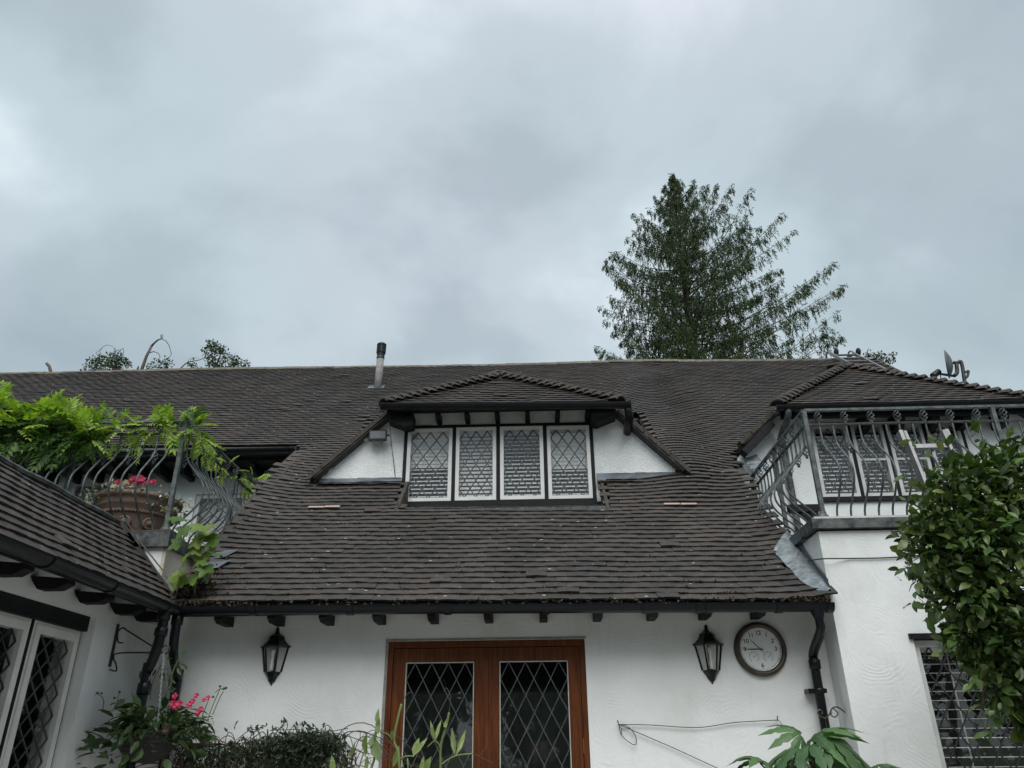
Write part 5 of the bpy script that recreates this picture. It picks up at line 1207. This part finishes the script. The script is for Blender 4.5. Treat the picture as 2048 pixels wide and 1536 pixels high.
for px, py, r, m in ((236, 966, .04, 'pink'), (245, 968, .035, 'pink_pale'), (268, 960, .05, 'pink'), (280, 960, .055, 'pink'), (275, 966, .05, 'pink'), (297, 965, .035, 'pink'), (306, 965, .035, 'pink'), (256, 968, .03, 'pink_pale')): flower(root, atY(px, py, .0), r, m, Vector((random.gauss(0, .3), -1, .3)))
# ---- hanging basket on the left wing
bpl = atX(227, 1288, XL); tip = atY(325, 1305, bpl.y+.02); tip = atP(325, 1305, bpl, (0, 1, 0))
root = thing('wall_bracket', bpl, 'black iron wall bracket holding the hanging basket', 'bracket'); y_ = bpl.y; xw = XL
zt, zb = atX(233, 1248, XL).z, atX(219, 1334, XL).z
mb = MB(); mb.box(xw, xw+.012, y_-.011, y_+.011, zb, zt); mb.build('wall_strap', 'iron', root)
mb = MB(); mb.tube(bez([(xw+.01, y_, tip.z-.11), (xw+.06, y_, tip.z-.12), (xw+.045, y_, tip.z-.07), (xw+.02, y_, tip.z-.03), (xw+.06, y_, tip.z-.0), (tip.x, y_, tip.z)], 5), .0055, 6)
mb.tube(bez([(xw+.07, y_, zt-.13), (xw+.03, y_, zt-.12), (xw+.015, y_, zt-.05), (xw+.05, y_, zt-.025), (xw+.09, y_, zt-.05), (tip.x, y_, tip.z)], 6), .0055, 6); mb.build('arm', 'iron', root)
mb = MB(); mb.tube(bez([(tip.x-.02, y_, tip.z), (tip.x+.035, y_, tip.z-.005), (tip.x+.045, y_, tip.z+.03), (tip.x+.015, y_, tip.z+.05), (tip.x-.005, y_, tip.z+.035)], 5), .005, 6); mb.build('hook', 'iron', root)
hb = Vector((tip.x+.01, y_, 0)); rim_z = atP(303, 1462, bpl, (0, 1, 0)).z; bot_z = atP(292, 1528, bpl, (0, 1, 0)).z; rad = .20
root = thing('hanging_basket', (hb.x, hb.y, bot_z), 'black wicker hanging basket on a pale chain', 'basket')
mb = MB(); nn_ = 14; prf = []
for i in range(nn_+1):
    t = i/nn_; prf.append((max(.004, rad*math.sin(math.pi/2*(t**.55))*1.0)+(.005 if i % 2 else 0), bot_z+(rim_z-bot_z)*t))
mb.lathe(prf+[(rad*.9, rim_z)], (hb.x, hb.y, 0), 28); mb.build('bowl', 'wicker', root)
for k in range(3):
    a = 2*math.pi*k/3-.9; e = Vector((hb.x+rad*.95*math.cos(a), hb.y+rad*.95*math.sin(a), rim_z)); T = Vector((tip.x+.01, y_, tip.z+.005)); mb = MB(); n = 34; d = (e-T)
    for i in range(n):
        p = T+d*(i/n); dd = d.normalized(); s = dd.orthogonal().normalized() if i % 2 else dd.cross(dd.orthogonal()).normalized(); L = d.length/n*1.25; w = .0055
        mb.tube([p+s*w, p+s*w+dd*L*.5, p+dd*L-s*w*.0, p-s*w+dd*L*.5, p-s*w, p-dd*L*.1, p+s*w], .0018, 4)
    mb.build('chain', 'chain', root)
root = thing('basket_plant', (hb.x, hb.y, rim_z), 'leafy basket plant with bright pink flowers spilling over the wicker rim', 'plant')
BL = tmesh('leaf', T_LEAF, 'basket_leaf')
for _ in range(300):
    a = random.uniform(0, 2*math.pi); r = rad*random.uniform(.2, 2.0); left = math.cos(a) < -.2
    z = rim_z+.05*math.sin(r/rad*2)+random.gauss(.03, .05)-(max(0, r/rad-1.0)*(.16 if left else .10))*random.uniform(.4, 1.6)
    p = Vector((hb.x+r*math.cos(a), hb.y+r*math.sin(a)*.9, z)); out = Vector((math.cos(a), math.sin(a), random.gauss(-.1, .5)))
    inst(BL, 'leaf', leafM(p, out+rvec()*.5, random.uniform(.07, .15), .5), root)
P, D, S = [], [], []
for _ in range(700):
    p = Vector((hb.x+.17+random.gauss(0, .10), hb.y+random.gauss(0, .1), rim_z+.02+random.gauss(0, .045))); P.append(p); D.append(rvec()); S.append(random.uniform(.02, .045))
leaves('fine_foliage', T_LEAF, np.array(P), np.array(D), S, 'tree_leaf', root)
bq = lambda px, py, dy=-.1: atP(px, py, (0, y_+dy, 0), (0, 1, 0))
mb = MB()
for pts in ([(430, 1385), (440, 1378), (452, 1378), (447, 1374)], [(415, 1440), (428, 1405), (441, 1376)], [(425, 1430), (440, 1395), (447, 1383)], [(205, 1425), (207, 1400), (196, 1387)], [(233, 1415), (236, 1395), (239, 1384)], [(405, 1430), (415, 1405), (416, 1398)]):
    mb.tube(bez([bq(*p) for p in pts], 4), .003, 5)
mb.build('flower_stalk', 'stem_green', root)
for px, py in ((440, 1373), (447, 1378), (452, 1376), (195, 1386), (203, 1387), (239, 1384), (229, 1396), (426, 1394)):
    mb = MB(); mb.lathe([(.0, -.008), (.010, -.003), (.008, .006), (.0, .009)], bq(px, py), 6); mb.build('bud', 'basket_leaf', root)
for px, py, r in ((350, 1392, .042), (346, 1408, .05), (358, 1408, .05), (352, 1412, .05), (381, 1407, .04), (393, 1391, .035), (416, 1396, .032), (397, 1424, .045), (402, 1418, .035), (290, 1473, .042), (331, 1461, .042), (386, 1402, .034), (376, 1412, .03), (408, 1400, .028)): flower(root, bq(px, py, -.16), r*.62, 'pink', Vector((random.gauss(0, .3), -1, .2)), 5)
# climbing stem by the left downpipes
root = thing('climbing_rose', (-2.78, -.45, 0), 'thin climbing stem with a few leaves beside the paired downpipes', 'climber')
cq = lambda px, py: atY(px, py, -.42)
mb = MB(); mb.tube(bez([(-2.86, -.42, 0), cq(322, 1536), cq(325, 1430), cq(333, 1390), cq(345, 1345), cq(362, 1310)], 6), .006, 6); mb.tube(bez([cq(300, 1400), cq(305, 1365), cq(315, 1345), cq(322, 1330)], 5), .003, 5); mb.tube(bez([cq(333, 1380), cq(343, 1375), cq(352, 1378)], 4), .002, 5); mb.build('stem', 'stem_green', root, True)
for px, py in ((335, 1345), (340, 1352), (330, 1360), (345, 1330), (358, 1328), (362, 1315), (345, 1318), (312, 1338), (306, 1352), (318, 1355), (350, 1376), (283, 1360), (355, 1335), (300, 1375), (338, 1338)): inst(BL, 'leaf', leafM(cq(px, py), rvec()+Vector((0, -.3, -.3)), random.uniform(.05, .09), .5, (0, -1, .5)), root)
# tangled climber on the wall below the left lantern
root = thing('tangled_climber', (-2.0, -.15, 1.0), 'tangle of brown stems and dark narrow leaves low on the wall beside the doors', 'climber')
mb = MB()
def cz(px, py, Y=-.15): return atY(px, py, Y)
for _ in range(230):
    x0 = random.uniform(345, 700); y0 = random.uniform(1478, 1600); Y0 = -.05-random.random()*.25
    top_ = np.interp(x0, [345, 420, 520, 620, 680, 720], [1500, 1476, 1466, 1452, 1458, 1500]); dx = random.gauss(-10, 45); 
    p = [cz(x0, y0+50, Y0), cz(x0+dx*.4, max(top_, y0-25), Y0-.02), cz(x0+dx, max(top_-4, y0-30+random.uniform(-10, 20)), Y0-.03), cz(x0+dx*1.7, y0+random.uniform(-10, 40), Y0)]
    mb.tube(bez(p, 4), random.uniform(.0018, .004), 4, caps=False)
for _ in range(40):
    x0 = random.uniform(335, 400); mb.tube(bez([cz(x0+60, 1490, -.15), cz(x0+25, 1488, -.2), cz(x0, 1510, -.2), cz(x0-14, 1545, -.18), cz(x0-12, 1600, -.15)], 4), random.uniform(.002, .0035), 4, caps=False)
for pts in ([(478, 1476), (492, 1465), (505, 1459), (520, 1460)], [(540, 1461), (560, 1460), (600, 1459)], [(655, 1468), (668, 1462), (696, 1457)], [(640, 1462), (655, 1450), (668, 1466), (680, 1485), (700, 1505)], [(573, 1460), (575, 1447), (568, 1441)]):
    mb.tube(bez([cz(*p) for p in pts], 4), .003, 5)
o = mb.build('stems', 'twig', root); o['kind'] = 'stuff'
P, D, S = [], [], []
for _ in range(4200):
    px = random.triangular(360, 715, 620); t_ = np.interp(px, [360, 430, 520, 620, 680, 715], [1510, 1492, 1478, 1462, 1470, 1510]); py = t_+abs(random.gauss(0, 45)); P.append(cz(px, py, -.06-.30*random.random())); D.append(rvec()+Vector((0, -.4, -.2))); S.append(random.uniform(.03, .065))
leaves('foliage', T_LANCE, np.array(P), np.array(D), S, 'creeper', root, width=1.3)
for px, py in ((566, 1441), (571, 1444), (563, 1448), (598, 1450), (605, 1447), (609, 1446), (590, 1452), (500, 1452), (512, 1456), (530, 1453), (545, 1456), (626, 1456), (650, 1450), (495, 1460), (470, 1450), (452, 1455)):
    for k in range(3): inst(tmesh('leaf', T_LANCE, 'creeper') if k == 0 and px == 566 else bpy.data.meshes['leaf.'+'000'] if False else BL, 'leaf', leafM(cz(px+random.uniform(-4, 4), py+random.uniform(-3, 3)), rvec()+Vector((0, -.3, -.1)), random.uniform(.025, .045), .6, (0, -1, .4)), root)
# everlasting pea in front of the doors
root = thing('everlasting_pea', (-.7, -3.0, 0), 'pale green pea plant with paired narrow leaves and tendrils before the doors', 'plant')
PL = tmesh('leaf', T_LANCE, 'pea'); pq = lambda px, py, Y=-3.0: atY(px, py, Y)
mb = MB()
stems = [[(800, 1640), (798, 1517), (788, 1480), (795, 1440), (803, 1408)], [(880, 1640), (881, 1536), (882, 1490), (893, 1450), (898, 1425)], [(690, 1640), (745, 1530), (750, 1480), (755, 1440)], [(880, 1530), (910, 1512), (946, 1507)], [(882, 1495), (870, 1482), (855, 1494)], [(798, 1517), (815, 1512), (828, 1513)], [(785, 1480), (775, 1468), (760, 1464)], [(700, 1600), (725, 1512), (735, 1490)], [(820, 1600), (815, 1517)]]
for i, s_ in enumerate(stems): mb.tube(bez([pq(*p) for p in s_], 6), .0045 if i < 3 else .0025, 6)
mb.build('stem', 'pea', root, True)
mb = MB()
for s_ in ([(946, 1507), (965, 1516), (985, 1526)], [(958, 1513), (970, 1497), (975, 1490)], [(898, 1425), (901, 1395), (893, 1376), (887, 1383)], [(803, 1408), (813, 1390), (823, 1383)], [(720, 1480), (722, 1462), (735, 1470)], [(755, 1464), (735, 1474), (720, 1483)], [(780, 1510), (768, 1505), (762, 1492)], [(775, 1530), (768, 1515), (760, 1512)]):
    mb.tube(bez([pq(*p) for p in s_], 6), .0014, 5)
mb.build('tendril', 'twig', root)
for (px, py), (qx, qy), w in (((870, 1482), (860, 1440), .9), ((871, 1482), (882, 1438), .9), ((910, 1512), (903, 1453), .8), ((911, 1512), (933, 1458), .75), ((826, 1513), (838, 1474), 1.6), ((826, 1513), (855, 1474), 1.0), ((758, 1525), (744, 1468), 1.7), ((753, 1450), (757, 1415), 1.4), ((757, 1470), (756, 1430), 1.2), ((731, 1512), (731, 1468), 1.2), ((698, 1518), (711, 1483), 1.0), ((728, 1540), (738, 1510), 1.6), ((840, 1545), (848, 1512), 1.8), ((850, 1548), (861, 1513), 1.8), ((785, 1535), (800, 1490), 1.5), ((784, 1480), (786, 1462), 1.2), ((796, 1440), (804, 1412), 1.5), ((893, 1455), (895, 1430), 1.3), ((666, 1548), (664, 1510), 1.6), ((808, 1534), (803, 1514), 1.6), ((881, 1500), (881, 1482), .9), ((740, 1495), (745, 1472), 1.6)):
    a, b = pq(px, py, -3+random.uniform(-.08, .08)), pq(qx, qy, -3+random.uniform(-.08, .08)); L = (b-a).length; M = leafM(a, b-a, L, .25, (random.gauss(0, .5), -1, .2)); M = M@Matrix.Diagonal((w, 1, 1, 1)); inst(PL, 'leaf', M, root)
# palmate-leaved shrub at the foot of the right downpipe
def palm_leaf(n=7):
    vs, fs = [], []
    for k in range(n):
        a = R_(-105+210*k/(n-1)); L = .62+.38*math.cos(a*.75); d = Vector((math.sin(a), math.cos(a), 0)); s = Vector((math.cos(a), -math.sin(a), 0)); prev = None
        rows = []
        for t, w in ((.02, .015), (.18, .05), (.42, .125), (.60, .155), (.69, .09), (.75, .13), (.9, .05), (1.0, .0)):
            c = d*L*t+Vector((0, 0, -.75*t*t*L+.08*math.sin(t*3))); row = [len(vs), len(vs)+1, len(vs)+2]; vs.extend([c-s*w*L+Vector((0, 0, -.25*w*L)), c+Vector((0, 0, -.02 if False else .0)), c+s*w*L+Vector((0, 0, -.25*w*L))]); rows.append(row)
        for r0, r1 in zip(rows, rows[1:]): fs += [(r0[0], r0[1], r1[1], r1[0]), (r0[1], r0[2], r1[2], r1[1])]
    return np.array([tuple(v) for v in vs]), fs
PML = tmesh('leaf', palm_leaf(), 'palmate'); Ypm = -1.35
root = thing('palmate_shrub', (2.0, Ypm, 0), 'shrub with large drooping palmate leaves below the round clock', 'shrub'); mq = lambda px, py, dy=0: atY(px, py, Ypm+dy)
mb = MB(); mb.tube(bez([(2.0, Ypm, 0), mq(1628, 1600), mq(1630, 1540), mq(1632, 1480)], 5), .014, 6)
heads = [(1633, 1464, 0, .30, (.1, -.7, .5)), (1600, 1455, .1, .22, (-.9, -.2, .5)), (1605, 1485, -.1, .27, (-.8, -.6, .1)), (1655, 1468, -.1, .30, (.8, -.6, -.1)), (1622, 1478, -.12, .26, (-.2, -1, .1)), (1648, 1456, .1, .2, (.6, -.1, .5)), (1520, 1512, 0, .22, (-.2, -.7, .4)), (1550, 1520, -.05, .26, (.5, -.7, 0)), (1500, 1525, 0, .2, (-.8, -.4, 0)), (1628, 1520, -.15, .30, (-.6, -.8, -.2)), (1650, 1520, -.15, .30, (.7, -.7, -.2)), (1752, 1520, 0, .20, (0, -.8, .3)), (1728, 1530, 0, .2, (-.7, -.5, 0)), (1770, 1526, 0, .18, (.7, -.5, .1)), (1580, 1500, .1, .2, (-.3, -.8, -.3)), (1690, 1500, .1, .2, (.6, -.6, -.3)), (1540, 1540, -.1, .25, (-.3, -1, -.3)), (1600, 1540, -.1, .25, (.1, -1, -.3))]
for px, py, dy, s_, dr in heads:
    py += 14
    p = mq(px, py, dy); mb.tube(bez([mq(1628+(px-1628)*.3, 1560), mq(1628+(px-1628)*.7, py+30, dy), p], 4), .005, 5); inst(PML, 'leaf', leafM(p, Vector(dr), s_*.88, .2, (0, -.4, 1)), root)
mb.build('stem', 'stem_green', root, True)
# glossy evergreen shrub in front of the right wing
Ys = -1.75
root = thing('evergreen_shrub', (3.1, Ys, 0), 'tall glossy evergreen shrub crowding the ladder and the window with blind slats', 'shrub'); eq = lambda px, py, dy=0: atY(px, py, Ys+dy)
mb = MB(); tr0 = eq(1985, 1390)
mb.tube(bez([(3.05, Ys+.1, 0), (3.02, Ys+.1, 1.2), eq(2010, 1400, .1), eq(1990, 1200, .1), eq(1960, 1050, .1)], 5), [.05]*21 and .04, 8)
for p in ((1880, 1100), (1850, 1190), (1900, 960), (2040, 950), (1950, 1300), (2060, 1150), (1990, 920), (1850, 1060), (1965, 1420)): mb.tube(bez([eq(1990, 1250, .1), eq((p[0]+1990)/2, (p[1]+1220)/2, .0), eq(*p)], 5), .009, 6)
mb.build('trunk', 'bark', root, True)
blobs = [((1960, 1030), 105, 100, .32), ((1890, 1100), 78, 75, .28), ((2010, 1130), 130, 130, .42), ((1940, 1195), 72, 75, .3), ((2020, 1285), 72, 80, .32), ((2060, 985), 110, 75, .36), ((2075, 1330), 85, 120, .36), ((1925, 965), 55, 40, .2), ((1940, 1275), 40, 42, .16), ((2020, 935), 70, 40, .22), ((1865, 1040), 45, 35, .16), ((1990, 1370), 30, 55, .16), ((2085, 1420), 55, 60, .25)]
EL = [tmesh('leaf', T_LEAF, m) for m in ('evergreen', 'evergreen', 'evergreen', 'evergreen_new')]
cands = []; pxm = 1528/4.75
for (c, rx_, ry_, rd) in blobs:
    cen = eq(*c); n = int(rx_*ry_*.088)
    for _ in range(n):
        v = rvec(); sh = random.random()**.33; p = cen+Vector((v.x*rx_/pxm*sh, v.y*rd*sh, v.z*ry_/pxm*sh)); cands.append((p, v, sh))
for px, py, dx, dy in ((1862, 985, -40, -18), (1880, 950, -40, -45), (1905, 915, -25, -35), (1960, 905, -10, -35), (2005, 900, 20, -25), (1840, 1075, -40, -8), (1830, 1120, -25, 25), (1850, 1165, -20, 25), (1885, 1210, -25, 20), (1915, 1270, -20, 25), (1960, 1330, -15, 25), (1985, 1410, -8, 40), (1925, 960, -30, -30), (1850, 1030, -30, -25), (2030, 890, 25, -20)):
    a_, b_ = eq(px, py, -.1), eq(px+dx, py+dy, -.15)
    b_ = a_+(b_-a_)*random.uniform(1.0, 1.5)
    for k in range(9): cands.append((a_.lerp(b_, k/8)+rvec()*.025, (b_-a_).normalized()+rvec()*.5, 1))
cands.sort(key=lambda c: c[0].y)
P, D, S, MI = [], [], [], []; ns = 0
for p, v, sh in cands:
    d = v*.6+Vector((0, -.25, -.25))+rvec()*.7; s_ = random.uniform(.04, .10)
    if ns < 300 and random.random() < .75:
        inst(random.choice(EL), 'leaf', leafM(p, d, s_, .55, v+Vector((0, -.2, .7))), root); ns += 1
    else: P.append(p); D.append(d); S.append(s_); MI.append(1 if random.random() < .10 else 0)
leaves('foliage', T_LEAF, np.array(P), np.array(D), S, ['evergreen', 'evergreen_new'], root, mi=MI, width=1.15)

# ================================================================== the photographer, mirrored in the right door leaf
def photographer():
    px_, py_ = CAM.x, CAM.y
    vs_, es, rad_ = [], [], []
    def v(x, y, z, r):
        vs_.append((px_+x, py_+y, z)); rad_.append(r); return len(vs_)-1
    def chain(i, pts):
        for p in pts:
            j = v(*p); es.append((i, j)); i = j
        return i
    root_i = v(0, -.52, .95, (.15, .11))
    ch = chain(root_i, [(0, -.52, 1.12, (.13, .10)), (0, -.51, 1.30, (.155, .105)), (0, -.51, 1.40, (.10, .08))])
    nk = chain(ch, [(0, -.50, 1.46, (.055, .055)), (0, -.47, 1.52, (.062, .07)), (0, -.465, 1.58, (.073, .092)), (0, -.475, 1.65, (.074, .092)), (0, -.485, 1.71, (.05, .06))])
    chain(nk-2, [(0, -.385, 1.575, (.020, .018)), (0, -.362, 1.567, (.012, .010))])
    for sx in (-1, 1):
        sh = chain(ch, [(sx*.13, -.51, 1.395, (.065, .065)), (sx*.19, -.50, 1.37, (.058, .058)), (sx*.26, -.40, 1.26, (.045, .045)), (sx*.29, -.33, 1.22, (.042, .042)), (sx*.21, -.22, 1.38, (.036, .036)), (sx*.135, -.12, 1.53, (.026, .026)), (sx*.115, -.095, 1.572, (.030, .018))])
        for k in range(4):
            z = 1.588+.012*k-.012; L = (.9, 1.0, .95, .75)[k]
            chain(sh, [(sx*.112, -.070, z+.008, (.0095, .0095)), (sx*.098, -.046, z+.018*L, (.0085, .0085)), (sx*(.092-.018*L), -.040, z+.016, (.0075, .0075))])
        chain(sh, [(sx*.105, -.105, 1.590, (.010, .010)), (sx*.085, -.092, 1.602, (.009, .009))])
        lg = chain(root_i, [(sx*.095, -.52, .88, (.095, .095)), (sx*.105, -.51, .66, (.078, .078)), (sx*.11, -.50, .50, (.060, .060)), (sx*.112, -.52, .32, (.058, .058)), (sx*.115, -.54, .10, (.038, .038)), (sx*.118, -.50, .06, (.045, .035)), (sx*.125, -.38, .055, (.038, .022))])
    me = bpy.data.meshes.new('person'); me.from_pydata(vs_, es, []); ob = bpy.data.objects.new('person', me); COL.objects.link(ob)
    sk = ob.modifiers.new('s', 'SKIN'); sk.use_smooth_shade = True; ob.modifiers.new('d', 'SUBSURF').levels = 1
    for i, d in enumerate(me.skin_vertices[0].data):
        d.radius = rad_[i]; d.use_root = (i == root_i)
    bpy.context.view_layer.update()
    m2 = bpy.data.meshes.new_from_object(ob.evaluated_get(bpy.context.evaluated_depsgraph_get())); bpy.data.objects.remove(ob)
    for m in ('skin', 'shirt', 'trousers'): m2.materials.append(MATS[m])
    for p in m2.polygons:
        c = p.center; y = c.y-py_
        p.material_index = 2 if c.z < .97 else (1 if (c.z < 1.44 and y < -.16) else 0)
        p.use_smooth = True
    root = thing('person', (px_, py_-.52, .03), 'person in dark clothes holding a phone up before the face, mirrored in the door glass', 'person')
    m2.name = 'body'; link(bpy.data.objects.new('body', m2), root)
    mb = MB(); c = Vector((px_, py_-.485, 1.645)); n = 14
    for i in range(7):
        pass
    mb.lathe([(.001, .098), (.05, .088), (.080, .055), (.090, .01), (.088, -.03), (.080, -.07)], c-Vector((0, .012, 0)), n, (0, -.25, 1), a0=0); mb.build('hair', 'hair', root, True)
    for sx in (-1, 1):
        mb = MB(); mb.lathe([(.0, -.013), (.009, -.009), (.012, 0), (.009, .009), (.0, .013)], (px_+sx*.031, py_-.385, 1.605), 10, (0, 1, 0)); mb.build('eye', 'phone_white', root, True)
        mb = MB(); mb.lathe([(.0, -.012), (.018, -.006), (.02, .004), (.0, .012)], (px_+sx*.082, py_-.475, 1.59), 10, (1, 0, .0)); mb.build('ear', 'skin', root, True)
    mb = MB(); mb.obox(Vector((px_, py_-.381, 1.535)), X_, Z_, Y_, (-.024, .024), (-.004, .005), (-.01, .006)); mb.build('mouth', 'pink_pale', root)
    root = thing('phone', (px_, py_-.06, 1.565), 'pale phone held sideways by the photographer, mirrored in the door glass', 'phone')
    mb = MB(); mb.box(px_-.075, px_+.075, py_-.067, py_-.059, 1.565, 1.638); mb.build('case', 'phone_white', root)
    for dx, dz in ((.055, .052), (.055, .030), (.038, .041)):
        mb = MB(); mb.lathe([(.009, .0), (.009, .003), (.001, .0032)], (px_+dx, py_-.059, 1.565+dz-.008), 12, (0, 1, 0)); mb.build('lens', 'ink', root)
photographer()
